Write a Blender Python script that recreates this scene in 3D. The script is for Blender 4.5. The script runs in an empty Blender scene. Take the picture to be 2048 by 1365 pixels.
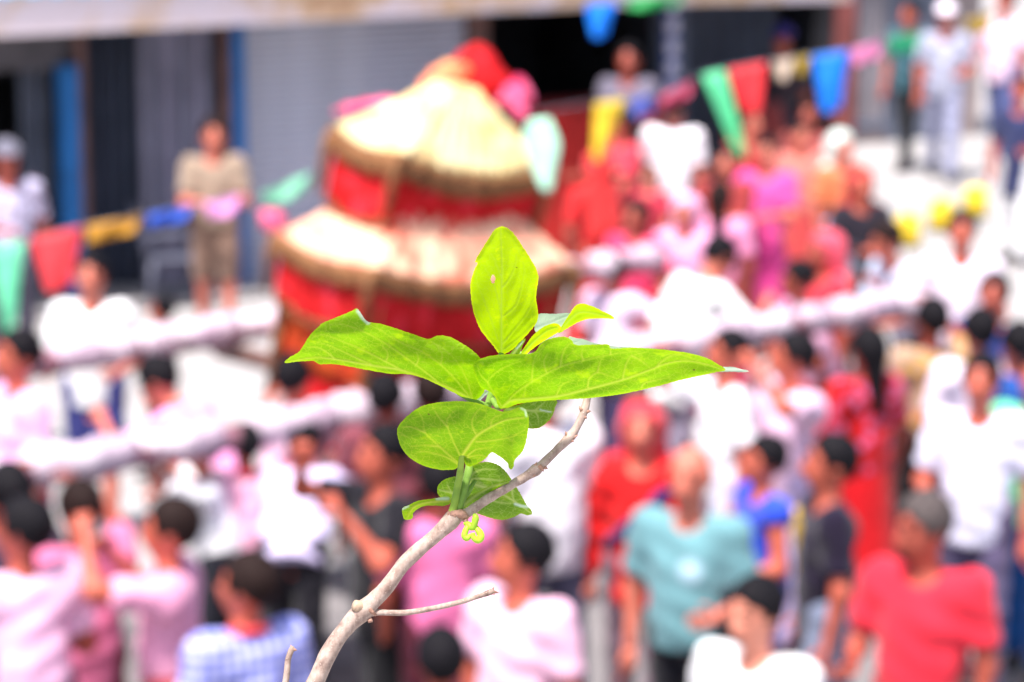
import bpy, math, random
import numpy as np
from mathutils import Vector
from mathutils.geometry import delaunay_2d_cdt

random.seed(7); np.random.seed(7)
sc = bpy.context.scene
C = sc.collection
rad = math.radians

# ------------------------------------------------------------------ camera, sky, sun, exposure
F = 6000.0                      # focal length in photograph pixels (2048 wide)
CW, CH = 2048.0, 1365.0
CAMH = 4.71
PITCH = math.atan(1252.0 / F)
cam_d = bpy.data.cameras.new('camera')
cam = bpy.data.objects.new('camera', cam_d); C.objects.link(cam)
cam.location = (0, 0, CAMH)
cam.rotation_euler = (math.pi / 2 - PITCH, 0, 0)
cam_d.sensor_width = 36.0
cam_d.lens = F / CW * 36.0
cam_d.clip_start = 0.05; cam_d.clip_end = 2000
cam_d.dof.use_dof = True
cam_d.dof.focus_distance = 1.30
cam_d.dof.aperture_fstop = 11.5
cam_d.dof.aperture_blades = 0
sc.camera = cam

SUN_EL, SUN_AZ = rad(68), rad(210)      # azimuth measured from +Y towards +X
w = bpy.data.worlds.new('World'); sc.world = w; w.use_nodes = True
nt = w.node_tree; nt.nodes.clear()
sky = nt.nodes.new('ShaderNodeTexSky'); sky.sky_type = 'NISHITA'; sky.sun_disc = False
sky.sun_elevation = SUN_EL; sky.sun_rotation = SUN_AZ
sky.dust_density = 3.0; sky.air_density = 1.0; sky.ozone_density = 1.0
bg = nt.nodes.new('ShaderNodeBackground'); bg.inputs[1].default_value = 0.13
wo = nt.nodes.new('ShaderNodeOutputWorld')
nt.links.new(sky.outputs[0], bg.inputs[0]); nt.links.new(bg.outputs[0], wo.inputs[0])

sd = bpy.data.lights.new('sun', 'SUN'); sd.energy = 5.0; sd.angle = rad(6); sd.color = (1.0, 0.95, 0.925)
so = bpy.data.objects.new('sun', sd); C.objects.link(so)
sdir = Vector((math.sin(SUN_AZ) * math.cos(SUN_EL), math.cos(SUN_AZ) * math.cos(SUN_EL), math.sin(SUN_EL)))
so.rotation_euler = sdir.to_track_quat('Z', 'Y').to_euler()
so.location = (0, 0, 40)

sc.view_settings.view_transform = 'Standard'; sc.view_settings.look = 'None'
sc.view_settings.gamma = 1.0; sc.view_settings.use_curve_mapping = False
sc.view_settings.exposure = 0.8
sc.cycles.use_denoising = True
sc.cycles.max_bounces = 8
sc.cycles.transparent_max_bounces = 8

# ------------------------------------------------------------------ picking helpers
cp, sp = math.cos(PITCH), math.sin(PITCH)
CAM = np.array([0, 0, CAMH])
FWD = np.array([0, cp, -sp]); UP = np.array([0, sp, cp]); RIGHT = np.array([1.0, 0, 0])
def ray(px, py): return FWD * F + RIGHT * (px - CW / 2) - UP * (py - CH / 2)
def at_depth(px, py, z): return CAM + ray(px, py) * (z / F)
def at_height(px, py, h):
    d = ray(px, py); return CAM + d * ((h - CAMH) / d[2])

# ------------------------------------------------------------------ mesh helpers
def link(name, me, mat=None, parent=None):
    o = bpy.data.objects.new(name, me); C.objects.link(o)
    if mat is not None and me is not None and hasattr(me, 'materials') and len(me.materials) == 0:
        for m in (mat if isinstance(mat, (list, tuple)) else [mat]): me.materials.append(m)
    if parent is not None: o.parent = parent
    return o
def mesh(name, v, f, smooth=True, mi=None):
    me = bpy.data.meshes.new(name)
    me.from_pydata([tuple(map(float, p)) for p in v], [], [tuple(int(i) for i in q) for q in f])
    if smooth and len(me.polygons): me.polygons.foreach_set('use_smooth', [True] * len(me.polygons))
    if mi is not None: me.polygons.foreach_set('material_index', [int(k) for k in mi])
    me.update()
    return me
def tag(o, label, cat, group=None, kind=None):
    if label: o['label'] = label
    if cat: o['category'] = cat
    if group: o['group'] = group
    if kind: o['kind'] = kind
    return o
def thing(name, label, cat, loc=(0, 0, 0), rz=0.0, group=None):
    o = bpy.data.objects.new(name, None); C.objects.link(o)
    o.empty_display_size = 0.1
    o.location = loc; o.rotation_euler = (0, 0, rz)
    return tag(o, label, cat, group)

class MB:
    """collects shapes into one mesh"""
    def __init__(s): s.v = []; s.f = []; s.mi = []
    def add(s, v, f, m=0):
        n = len(s.v); s.v += [tuple(p) for p in v]
        s.f += [tuple(i + n for i in q) for q in f]; s.mi += [m] * len(f); return s
    def box(s, a, b, m=0, bev=0.0):
        (x0, y0, z0), (x1, y1, z1) = a, b
        if bev <= 0:
            v = [(x, y, z) for x in (x0, x1) for y in (y0, y1) for z in (z0, z1)]
            f = [(0, 1, 3, 2), (4, 6, 7, 5), (0, 4, 5, 1), (2, 3, 7, 6), (0, 2, 6, 4), (1, 5, 7, 3)]
            return s.add(v, f, m)
        e = bev; v = []; f = []
        pr = [(x0 + e, y0), (x1 - e, y0), (x1, y0 + e), (x1, y1 - e), (x1 - e, y1), (x0 + e, y1), (x0, y1 - e), (x0, y0 + e)]
        cx, cy = (x0 + x1) / 2, (y0 + y1) / 2
        ins = [(p[0] + (e if p[0] < cx else -e) * 0.7, p[1] + (e if p[1] < cy else -e) * 0.7) for p in pr]
        for ring, z in ((ins, z0), (pr, z0 + e), (pr, z1 - e), (ins, z1)): v += [(p[0], p[1], z) for p in ring]
        for k in range(3):
            for i in range(8): f.append((k * 8 + i, k * 8 + (i + 1) % 8, (k + 1) * 8 + (i + 1) % 8, (k + 1) * 8 + i))
        f.append(tuple(range(7, -1, -1))); f.append(tuple(range(24, 32)))
        return s.add(v, f, m)
    def tube(s, pts, rr, n=8, m=0, cap=True, jit=0.0, flat=1.0):
        pts = [np.array(p, float) for p in pts]
        if not hasattr(rr, '__len__'): rr = [rr] * len(pts)
        v = []; f = []; up = None
        for i, p in enumerate(pts):
            t = pts[min(i + 1, len(pts) - 1)] - pts[max(i - 1, 0)]
            t = t / (np.linalg.norm(t) + 1e-12)
            if up is None:
                up = np.array([0, 0, 1.0]) if abs(t[2]) < 0.9 else np.array([0, 1.0, 0])
            a = np.cross(t, up); a /= np.linalg.norm(a) + 1e-12
            b = np.cross(a, t); up = b
            for k in range(n):
                q = 2 * math.pi * k / n
                r = rr[i] * (1 + (random.uniform(-jit, jit) if jit else 0))
                v.append(p + a * math.cos(q) * r + b * math.sin(q) * r * flat)
        for i in range(len(pts) - 1):
            for k in range(n):
                f.append((i * n + k, i * n + (k + 1) % n, (i + 1) * n + (k + 1) % n, (i + 1) * n + k))
        if cap:
            f.append(tuple(range(n - 1, -1, -1))); f.append(tuple(range((len(pts) - 1) * n, len(pts) * n)))
        return s.add(v, f, m)
    def ball(s, c, r, nu=10, nv=7, m=0):
        if not hasattr(r, '__len__'): r = (r, r, r)
        v = [(c[0], c[1], c[2] + r[2])]; f = []
        for j in range(1, nv):
            a = math.pi * j / nv
            for i in range(nu):
                b = 2 * math.pi * i / nu
                v.append((c[0] + r[0] * math.sin(a) * math.cos(b), c[1] + r[1] * math.sin(a) * math.sin(b), c[2] + r[2] * math.cos(a)))
        v.append((c[0], c[1], c[2] - r[2])); L = len(v) - 1
        for i in range(nu):
            f.append((0, 1 + i, 1 + (i + 1) % nu)); f.append((L, L - nu + (i + 1) % nu, L - nu + i))
        for j in range(nv - 2):
            for i in range(nu):
                f.append((1 + j * nu + i, 1 + (j + 1) * nu + i, 1 + (j + 1) * nu + (i + 1) % nu, 1 + j * nu + (i + 1) % nu))
        return s.add(v, f, m)
    def sheet(s, G, th=0.003, m=0):
        """G[i][j] grid of points; closed sheet with thickness"""
        G = np.array(G, float); a, b = G.shape[:2]
        du = np.gradient(G, axis=0); dv = np.gradient(G, axis=1)
        N = np.cross(du, dv); N /= np.linalg.norm(N, axis=2, keepdims=True) + 1e-12
        A = (G + N * th / 2).reshape(-1, 3); B = (G - N * th / 2).reshape(-1, 3)
        n = a * b; f = []
        for i in range(a - 1):
            for j in range(b - 1):
                q = (i * b + j, (i + 1) * b + j, (i + 1) * b + j + 1, i * b + j + 1)
                f.append(q); f.append(tuple(k + n for k in q[::-1]))
        ring = [(i, 0) for i in range(a)] + [(a - 1, j) for j in range(1, b)] + [(i, b - 1) for i in range(a - 2, -1, -1)] + [(0, j) for j in range(b - 2, 0, -1)]
        idx = [i * b + j for i, j in ring]
        for k in range(len(idx)):
            p, q = idx[k], idx[(k + 1) % len(idx)]
            f.append((q, p, p + n, q + n))
        return s.add(np.vstack([A, B]), f, m)
    def build(s, name, mat, parent=None, smooth=False):
        return link(name, mesh(name, s.v, s.f, smooth, s.mi if max(s.mi) > 0 else None), mat, parent)

def spline(P, n):
    """resample a polyline as a smooth curve of n points (Catmull-Rom by arc length)"""
    P = np.array(P, float)
    if len(P) == 2: return np.array([P[0] + (P[1] - P[0]) * t for t in np.linspace(0, 1, n)])
    L = np.r_[0, np.cumsum(np.linalg.norm(np.diff(P, axis=0), axis=1))]
    out = []
    for t in np.linspace(0, L[-1], n):
        i = min(max(int(np.searchsorted(L, t)) - 1, 0), len(P) - 2)
        u = (t - L[i]) / (L[i + 1] - L[i] + 1e-12)
        p0 = P[max(i - 1, 0)]; p1 = P[i]; p2 = P[i + 1]; p3 = P[min(i + 2, len(P) - 1)]
        m1 = (p2 - p0) / 2; m2 = (p3 - p1) / 2
        u2, u3 = u * u, u * u * u
        out.append((2 * u3 - 3 * u2 + 1) * p1 + (u3 - 2 * u2 + u) * m1 + (-2 * u3 + 3 * u2) * p2 + (u3 - u2) * m2)
    return np.array(out)

# ------------------------------------------------------------------ materials
def lin(c):
    """sRGB 0-255 -> linear"""
    return tuple((x / 255 / 12.92) if x / 255 <= 0.04045 else ((x / 255 + 0.055) / 1.055) ** 2.4 for x in c)
def newmat(name):
    m = bpy.data.materials.new(name); m.use_nodes = True
    n = m.node_tree; b = n.nodes['Principled BSDF']
    return m, n, b
def ramp(n, fac, stops):
    r = n.nodes.new('ShaderNodeValToRGB')
    while len(r.color_ramp.elements) < len(stops): r.color_ramp.elements.new(0.5)
    for e, (p, c) in zip(r.color_ramp.elements, stops):
        e.position = p; e.color = (*c, 1)
    n.links.new(fac, r.inputs[0]); return r
def noise(n, scale, detail=4, coord='Object', vec=None, rough=0.55):
    t = n.nodes.new('ShaderNodeTexCoord'); x = n.nodes.new('ShaderNodeTexNoise')
    x.inputs['Scale'].default_value = scale; x.inputs['Detail'].default_value = detail
    x.inputs['Roughness'].default_value = rough
    n.links.new(vec if vec is not None else t.outputs[coord], x.inputs['Vector']); return x
def bump(n, b, h, strength=0.3, dist=0.01):
    k = n.nodes.new('ShaderNodeBump'); k.inputs['Strength'].default_value = strength; k.inputs['Distance'].default_value = dist
    n.links.new(h, k.inputs['Height']); n.links.new(k.outputs[0], b.inputs['Normal'])
def surf(name, c, var=0.12, scale=6.0, rough=0.8, bmp=0.2, bd=0.005, c2=None, metal=0.0, spec=0.3):
    m, n, b = newmat(name)
    x = noise(n, scale, 6)
    d = c2 if c2 else tuple(k * (1 - 2.2 * var) for k in c)
    l = tuple(min(1, k * (1 + var)) for k in c)
    r = ramp(n, x.outputs['Fac'], [(0.3, d), (0.62, l)])
    n.links.new(r.outputs[0], b.inputs['Base Color'])
    b.inputs['Roughness'].default_value = rough; b.inputs['Metallic'].default_value = metal
    b.inputs['Specular IOR Level'].default_value = spec
    if bmp: bump(n, b, noise(n, scale * 5, 5).outputs['Fac'], bmp, bd)
    return m
_cl = {}
def cloth(c, pattern=None, c2=None):
    key = (c, pattern, c2)
    if key in _cl: return _cl[key]
    if c[0] > 225 and c[0] - c[1] > 30 and c[2] > 195: c = (c[0], c[1] - 10, c[2] - 16)
    m, n, b = newmat('cloth'); col = lin(tuple(min(k, 238) for k in c))
    x = noise(n, 9, 5)
    a = tuple(k * 0.86 for k in col); l = tuple(min(1, k * 1.07) for k in col)
    r = ramp(n, x.outputs['Fac'], [(0.35, a), (0.65, l)]); out = r.outputs[0]
    if pattern:
        tc = n.nodes.new('ShaderNodeTexCoord')
        mx = n.nodes.new('ShaderNodeMix'); mx.data_type = 'RGBA'
        mx.inputs['B'].default_value = (*lin(c2), 1)
        if pattern == 'check':
            fs = []
            for ax in 'XZ':
                wv = n.nodes.new('ShaderNodeTexWave'); wv.bands_direction = ax; wv.inputs['Scale'].default_value = 7.0
                n.links.new(tc.outputs['Object'], wv.inputs['Vector'])
                rr = ramp(n, wv.outputs['Fac'], [(0.55, (0, 0, 0)), (0.75, (0.5, 0.5, 0.5))]); fs.append(rr.outputs[0])
            ad = n.nodes.new('ShaderNodeMath'); ad.operation = 'ADD'
            n.links.new(fs[0], ad.inputs[0]); n.links.new(fs[1], ad.inputs[1]); fac = ad.outputs[0]
        elif pattern == 'print':          # one printed patch on the chest
            mp = n.nodes.new('ShaderNodeVectorMath'); mp.operation = 'DISTANCE'
            mp.inputs[1].default_value = (0.05, -0.16, 1.23); n.links.new(tc.outputs['Object'], mp.inputs[0])
            rr = ramp(n, mp.outputs['Value'], [(0.035, (1, 1, 1)), (0.07, (0, 0, 0))]); fac = rr.outputs[0]
        else:                             # 'motif' scattered spots
            vo = n.nodes.new('ShaderNodeTexVoronoi'); vo.inputs['Scale'].default_value = 14
            n.links.new(tc.outputs['Object'], vo.inputs['Vector'])
            rr = ramp(n, vo.outputs['Distance'], [(0.32, (1, 1, 1)), (0.45, (0, 0, 0))]); fac = rr.outputs[0]
        n.links.new(fac, mx.inputs['Factor']); n.links.new(out, mx.inputs['A']); out = mx.outputs['Result']
    n.links.new(out, b.inputs['Base Color'])
    b.inputs['Roughness'].default_value = 0.9; b.inputs['Specular IOR Level'].default_value = 0.15
    b.inputs['Sheen Weight'].default_value = 0.15
    bump(n, b, noise(n, 22, 4).outputs['Fac'], 0.35, 0.01)
    _cl[key] = m; return m
def skinmat(c):
    m, n, b = newmat('skin'); col = lin(c)
    x = noise(n, 14, 4)
    r = ramp(n, x.outputs['Fac'], [(0.3, tuple(k * .82 for k in col)), (0.7, tuple(k * 1.08 for k in col))])
    n.links.new(r.outputs[0], b.inputs['Base Color']); b.inputs['Roughness'].default_value = 0.55
    b.inputs['Subsurface Weight'].default_value = 0.0
    return m
SKIN = [skinmat(c) for c in ((194, 96, 74), (172, 80, 62), (206, 114, 92), (216, 136, 112))]
EYE = surf('eye', (0.02, 0.015, 0.012), 0.05, 10, 0.2, 0)
LIP = surf('lip', (0.25, 0.07, 0.06), 0.1, 20, 0.5, 0)
def hairmat(c):
    m, n, b = newmat('hair'); x = noise(n, 60, 3)
    r = ramp(n, x.outputs['Fac'], [(0.3, tuple(k * .5 for k in c)), (0.7, tuple(k * 1.6 for k in c))])
    n.links.new(r.outputs[0], b.inputs['Base Color']); b.inputs['Roughness'].default_value = 0.7; b.inputs['Specular IOR Level'].default_value = 0.12
    bump(n, b, x.outputs['Fac'], 0.6, 0.01); return m
HAIR = {'black': hairmat((0.007, 0.006, 0.008)), 'brown': hairmat((0.016, 0.008, 0.007)), 'grey': hairmat((0.075, 0.06, 0.058))}

WOOD = surf('brown_wood', lin((116, 86, 80)), 0.2, 5, 0.7, 0.3)
BLUE = surf('blue_paint', lin((32, 104, 168)), 0.12, 4, 0.5, 0.15)
STEEL = surf('grey_painted_steel', lin((182, 184, 198)), 0.08, 3, 0.55, 0.1, metal=0.0)
STEEL_D = surf('dark_slate_steel', lin((98, 104, 120)), 0.1, 3, 0.6, 0.1)
STEEL_L = surf('pale_mauve_steel', lin((150, 146, 165)), 0.1, 3, 0.6, 0.1)
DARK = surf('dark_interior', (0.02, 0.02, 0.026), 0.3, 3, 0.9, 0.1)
RED = surf('red_board', lin((190, 44, 40)), 0.12, 3, 0.6, 0.15)
BLACKRUB = surf('black_rubber', (0.02, 0.02, 0.022), 0.2, 8, 0.7, 0.1)
SHOE = surf('shoe_leather', (0.03, 0.025, 0.025), 0.3, 8, 0.6, 0.1)

# ------------------------------------------------------------------ ground
def ground_mat(name, c, c2, stain):
    m, n, b = newmat(name)
    x = noise(n, 0.6, 8, rough=0.65); r = ramp(n, x.outputs['Fac'], [(0.35, c2), (0.6, c)])
    y = noise(n, 2.3, 6); r2 = ramp(n, y.outputs['Fac'], [(0.42, stain), (0.55, (1, 1, 1))])
    mx = n.nodes.new('ShaderNodeMix'); mx.data_type = 'RGBA'; mx.blend_type = 'MULTIPLY'; mx.inputs['Factor'].default_value = 0.6
    n.links.new(r.outputs[0], mx.inputs['A']); n.links.new(r2.outputs[0], mx.inputs['B'])
    n.links.new(mx.outputs['Result'], b.inputs['Base Color']); b.inputs['Roughness'].default_value = 0.95
    bump(n, b, noise(n, 45, 6).outputs['Fac'], 0.5, 0.01); return m
CONC = ground_mat('pale_concrete', (0.39, 0.375, 0.37), (0.31, 0.298, 0.29), (0.78, 0.76, 0.74))
ASPH = ground_mat('worn_asphalt', (0.20, 0.185, 0.185), (0.14, 0.13, 0.13), (0.8, 0.8, 0.8))
g = MB(); n_ = 24
xs = np.linspace(-400, 400, n_); ys = np.linspace(-300, 600, n_)
g.add([(x, y, 0) for y in ys for x in xs], [(j * n_ + i, j * n_ + i + 1, (j + 1) * n_ + i + 1, (j + 1) * n_ + i) for j in range(n_ - 1) for i in range(n_ - 1)])
tag(g.build('ground', CONC), 'pale concrete ground under the procession', 'ground', kind='structure')
A_ = rad(26)                                  # the row of shops recedes to the right
ux, uy = np.array([math.cos(A_), math.sin(A_), 0]), np.array([-math.sin(A_), math.cos(A_), 0])
ec = at_height(700, 1130, 0)
r_ = MB(); edge = [ec + ux * t + uy * (0.10 * math.sin(t * 1.7) + 0.06 * math.sin(t * 4.1)) for t in np.linspace(-30, 30, 61)]
v = []; f = []
for k, p in enumerate(edge):
    q = p - uy * 9
    v += [(p[0], p[1], 0.004), (q[0], q[1], 0.004)]
    if k: f.append((2 * k - 2, 2 * k - 1, 2 * k + 1, 2 * k))
r_.add(v, f)
tag(r_.build('road', ASPH), 'worn grey asphalt strip of the street', 'road', kind='structure')

# ------------------------------------------------------------------ shops
W0 = at_height(500, 575, 0)
W2 = at_height(1730, 288, 0)
class Wall:
    def __init__(s, O, a):
        s.O = O; s.a = a
        s.x = np.array([math.cos(a), math.sin(a), 0]); s.y = np.array([-math.sin(a), math.cos(a), 0])
    def pt(s, px, py, off=0.0):
        d = ray(px, py); t = (off - np.dot(CAM - s.O, s.y)) / np.dot(d, s.y)
        P = CAM + d * t - s.O
        return np.dot(P, s.x), P[2]
    def u(s, px, off=0.0, py=250): return s.pt(px, py, off)[0]
    def h(s, px, py, off=0.0): return s.pt(px, py, off)[1]
W = Wall(W0, A_)
shop = thing('shop_building', 'single-storey row of street shops with tin awning, blue posts and grey shutters', 'building', tuple(W0), A_)
print('eave heights', [round(W.h(x, y, -0.9), 2) for x, y in ((0, 72), (500, 48), (930, 27), (1300, 12))],
      'door head', round(W.h(60, 140), 2))
def rect(name, x0, x1, h0, h1, y0, y1, mat, bev=0.0, parent=None):
    return MB().box((x0, y0, h0), (x1, y1, h1), bev=bev).build(name, mat, parent or shop)
HT = 2.75
# posts
def post(x0, x1, mat, y0=-0.10, y1=0.06, h=HT, name='post'):
    return rect(name, W.u(x0), W.u(x1), 0, h, y0, y1, mat, 0.008)
post(115, 150, BLUE, -0.14, 0.04, W.h(130, 128))
post(151, 167, WOOD)
post(440, 456, WOOD)
post(457, 482, BLUE, -0.13, 0.05)
post(930, 967, WOOD, -0.12, 0.08)
post(1312, 1366, STEEL_D, -0.05, 0.1)
LINT = surf('grey_plaster', lin((92, 88, 92)), 0.15, 4, 0.9, 0.3)
rect('lintel', W.u(-140), W.u(150), W.h(60, 140), HT, 0.0, 0.12, LINT)
# dark interior of each open bay, with floor and side walls
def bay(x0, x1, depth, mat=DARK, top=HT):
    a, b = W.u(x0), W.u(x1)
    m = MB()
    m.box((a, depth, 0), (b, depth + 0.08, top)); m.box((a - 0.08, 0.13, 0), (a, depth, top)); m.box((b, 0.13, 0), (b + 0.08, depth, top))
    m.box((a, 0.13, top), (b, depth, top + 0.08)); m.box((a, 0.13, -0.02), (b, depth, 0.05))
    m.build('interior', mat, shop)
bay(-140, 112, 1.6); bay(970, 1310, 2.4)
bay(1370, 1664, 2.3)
# folding shutter planks
def planks(x0, x1, n, y, mats, top=HT, zig=0.035):
    a, b = W.u(x0), W.u(x1); w_ = (b - a) / n
    for i in range(n):
        d = zig if i % 2 else -zig
        m = MB(); x = a + i * w_
        m.add([(x + .004, y - d, 0.03), (x + w_ - .004, y + d, 0.03), (x + w_ - .004, y + d, top), (x + .004, y - d, top),
               (x + .004, y - d + .02, 0.03), (x + w_ - .004, y + d + .02, 0.03), (x + w_ - .004, y + d + .02, top), (x + .004, y - d + .02, top)],
              [(0, 1, 2, 3), (5, 4, 7, 6), (0, 4, 5, 1), (3, 2, 6, 7), (1, 5, 6, 2), (4, 0, 3, 7)])
        m.build('shutter_plank', mats[i % len(mats)], shop)
planks(60, 112, 5, 0.25, [STEEL_D, STEEL], W.h(60, 142))
post(-160, -140, WOOD)
post(-520, -500, WOOD)
planks(-500, -160, 22, 0.10, [STEEL_L, STEEL_D])
planks(-900, -520, 24, 0.10, [STEEL_D])
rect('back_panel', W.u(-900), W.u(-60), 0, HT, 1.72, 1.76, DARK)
planks(168, 292, 9, 0.30, [surf('shaded_recess_steel', lin((74, 80, 96)), 0.1, 3, 0.6, 0.1)])  # shade of the deeper-set planks is put into this darker grey
planks(292, 440, 10, 0.10, [STEEL_L, STEEL_D, STEEL_L, STEEL_L])
planks(1400, 1660, 14, 0.9, [STEEL_D, surf('shade_grey_steel', lin((88, 88, 96)), 0.1, 3, 0.6, 0.1)])
# roller shutter: one slat per piece, sharing one mesh
a, b = W.u(484), W.u(928)
prof = [(0, 0), (-.018, .012), (-.024, .03), (-.018, .048), (0, .058)]
sv = []; sf = []
for k, (yy, zz) in enumerate(prof): sv += [(0, yy, zz), (b - a, yy, zz), (0, yy + .004, zz), (b - a, yy + .004, zz)]
for k in range(len(prof) - 1):
    i = 4 * k; sf += [(i, i + 1, i + 5, i + 4), (i + 3, i + 2, i + 6, i + 7)]
sf += [(0, 2, 3, 1), (16, 17, 19, 18)]
slat = mesh('slat', sv, sf, False); slat.materials.append(STEEL)
rs = rect('roller_shutter', a, b, 0.04, 0.14, -0.03, 0.02, STEEL, 0.01); rs['label'] = 'wide grey roller shutter pulled down'
for k in range(43):
    s_ = link('slat', slat, None, rs); s_.location = (a, 0, 0.142 + k * 0.0605)
rect('plinth', W.u(-900), W.u(968), 0, 0.06, -0.55, 0.3, surf('cement_step', (0.32, 0.30, 0.30), 0.15, 3, 0.9, 0.3), 0.01)
# awning: corrugated blue tin with a cream fascia, stained with rust
def fascia_mat():
    m, n, b = newmat('rusty_cream_tin')
    t = n.nodes.new('ShaderNodeTexCoord'); sx = n.nodes.new('ShaderNodeSeparateXYZ'); n.links.new(t.outputs['Object'], sx.inputs[0])
    x = noise(n, 1.3, 6); y = noise(n, 7, 5)
    ad = n.nodes.new('ShaderNodeMath'); ad.operation = 'ADD'
    n.links.new(x.outputs['Fac'], ad.inputs[0])
    mu = n.nodes.new('ShaderNodeMath'); mu.operation = 'MULTIPLY'; mu.inputs[1].default_value = 0.35
    n.links.new(y.outputs['Fac'], mu.inputs[0]); n.links.new(mu.outputs[0], ad.inputs[1])
    r = ramp(n, ad.outputs[0], [(0.62, lin((236, 220, 224))), (0.76, lin((226, 190, 150))), (0.92, lin((172, 112, 80)))])
    n.links.new(r.outputs[0], b.inputs['Base Color']); b.inputs['Roughness'].default_value = 0.7
    bump(n, b, y.outputs['Fac'], 0.2, 0.01); return m
FASC = fascia_mat()
awn = MB(); pts = [(-900, 117), (-500, 97), (-140, 79), (0, 72), (300, 58), (500, 48), (700, 38), (930, 27), (1150, 17), (1340, 9), (1700, 2)]
E = [(W.u(x, -0.9, y), W.h(x, y, -0.9)) for x, y in pts]
hf = [0.38, 0.36, 0.34, 0.33, 0.31, 0.29, 0.28, 0.26, 0.24, 0.22, 0.2]
for i in range(len(E) - 1):
    (x0, z0), (x1, z1) = E[i], E[i + 1]
    m = MB(); x1 -= 0.006
    for d, (za, zb) in enumerate(((0, 0),)):
        v = [(x0, -.93, z0), (x1, -.93, z1), (x1, -.915, z1), (x0, -.915, z0), (x0, -.93, z0 + hf[i]), (x1, -.93, z1 + hf[i + 1]), (x1, -.915, z1 + hf[i + 1]), (x0, -.915, z0 + hf[i])]
        m.add(v, [(0, 1, 5, 4), (2, 3, 7, 6), (0, 3, 2, 1), (4, 5, 6, 7), (0, 4, 7, 3), (1, 2, 6, 5)])
    m.build('fascia_board', FASC, shop)
xa, xb = E[0][0], E[-1][0]; N_ = 220; G = []
for k in range(N_):
    x = xa + (xb - xa) * k / (N_ - 1)
    z = np.interp(x, [e[0] for e in E], [e[1] + h for e, h in zip(E, hf)])
    G.append([(x, yy, z + (yy + .96) * 0.16 + 0.014 * math.sin(k * math.pi / 2)) for yy in (-1.0, -0.4, 0.6, 1.8, 3.4)])
awn.sheet(G, 0.004); awn.build('awning_sheet', surf('blue_tin', lin((90, 160, 205)), 0.1, 2, 0.5, 0.1), shop)

# second shop, set back
shop2 = thing('shop_building', 'set-back shop with grey metal sheet wall and red-brown post', 'building', tuple(W2), A_)
V = Wall(W2, A_)
def r2(name, x0, x1, h0, h1, y0, y1, mat, py=150): return MB().box((V.u(x0, 0, py), y0, h0), (V.u(x1, 0, py), y1, h1), bev=0.008).build(name, mat, shop2)
r2('post', 1668, 1702, 0, 2.7, -0.1, 0.05, surf('red_brown_paint', lin((128, 70, 66)), 0.15, 4, 0.7, 0.2))
for k in range(8):
    x = 1703 + k * 8.4
    r2('wall_sheet', x, x + 8.0, 0.25, 2.7, -0.01 if k % 2 else 0.012, 0.03 + 0.012 * (k % 2), surf('weathered_grey_sheet', lin((142, 136, 142)), 0.1, 3, 0.7, 0.15) if k == 0 else bpy.data.materials['weathered_grey_sheet'])
r2('base_rail', 1690, 1775, 0.16, 0.24, -0.06, 0.04, STEEL_D)
r2('base_wall', 1668, 1772, 0, 0.158, -0.03, 0.05, surf('pinkish_cement', lin((150, 136, 136)), 0.12, 3, 0.9, 0.2))
r2('wall_panel', 1775, 1900, 0, 2.7, 0.05, 0.12, STEEL_D)
r2('wall_panel', 1902, 1965, 0, 2.7, 0.04, 0.12, surf('tan_plaster', lin((150, 136, 134)), 0.12, 3, 0.9, 0.2))
r2('side_wall', 1400, 1666, 0, 2.7, 0.06, 0.14, STEEL_D)
r2('roof_slab', 1380, 1960, 2.71, 2.85, -0.3, 3.0, LINT)

# red counter in front of the dark bay
cx0, cx1 = W.u(1085, -0.55, 300), W.u(1318, -0.55, 300)
zt = W.h(1200, 208, -0.55)
cnt_loc = W0 + W.x * (cx0 + cx1) / 2 + W.y * (-0.55)
counter = thing('shop_counter', 'tall red boarded counter at the dark shop opening', 'counter', (cnt_loc[0], cnt_loc[1], 0), A_)
hw = (cx1 - cx0) / 2
for k in range(4):
    x = -hw + k * hw / 2
    MB().box((x + .004, -0.02, 0.02), (x + hw / 2 - .004, 0.02, zt - .05), bev=.006).build('front_panel', RED, counter)
MB().box((-hw, 0.022, 0), (-hw + .04, 0.5, zt - .05)).build('side_panel', RED, counter)
MB().box((hw - .04, 0.022, 0), (hw, 0.5, zt - .05)).build('side_panel', RED, counter)
MB().box((-hw - .03, -0.05, zt - .048), (hw + .03, 0.52, zt), bev=.01).build('top', surf('maroon_board', lin((150, 50, 48)), 0.1, 4, 0.6, 0.1), counter)

# strip of packets hanging by the pillar
WHITE_P = surf('white_foil', lin((226, 222, 244)), 0.12, 12, 0.35, 0.3)
BLUE_P = surf('blue_foil', lin((52, 80, 150)), 0.12, 12, 0.35, 0.3)
su = W.u(1338, -0.12, 100)
sl = W0 + W.x * su + W.y * (-0.16)
ps = thing('packet_strip', 'hanging strip of white and blue snack packets beside the dark shop opening', 'snack strip', (sl[0], sl[1], 1.3), A_)
ztop = W.h(1338, -10, -0.12) - 1.3
zbot = W.h(1338, 195, -0.12) - 1.3
npk = 5; ph = (ztop - zbot) / npk
MB().box((-.004, .03, zbot), (.004, .036, ztop + 0.3)).build('cord', WHITE_P, ps)
for k in range(npk):
    z0 = zbot + k * ph
    m = MB(); G = []
    for i in range(7):
        G.append([(-.075 + .15 * j / 6, -.035 * math.sin(math.pi * i / 6) * math.sin(math.pi * j / 6), z0 + ph * (0.03 + .94 * i / 6)) for j in range(7)])
    m.sheet(G, 0.012); p_ = m.build('packet', BLUE_P, ps, True)
    MB().ball((-.008, -.034, z0 + ph * .5), (.066, .018, ph * .36)).build('packet_print', WHITE_P, p_, True)

# backing behind the folding planks
rect('back_panel', W.u(150), W.u(500), 0, HT, 0.42, 0.46, STEEL_D)

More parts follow.
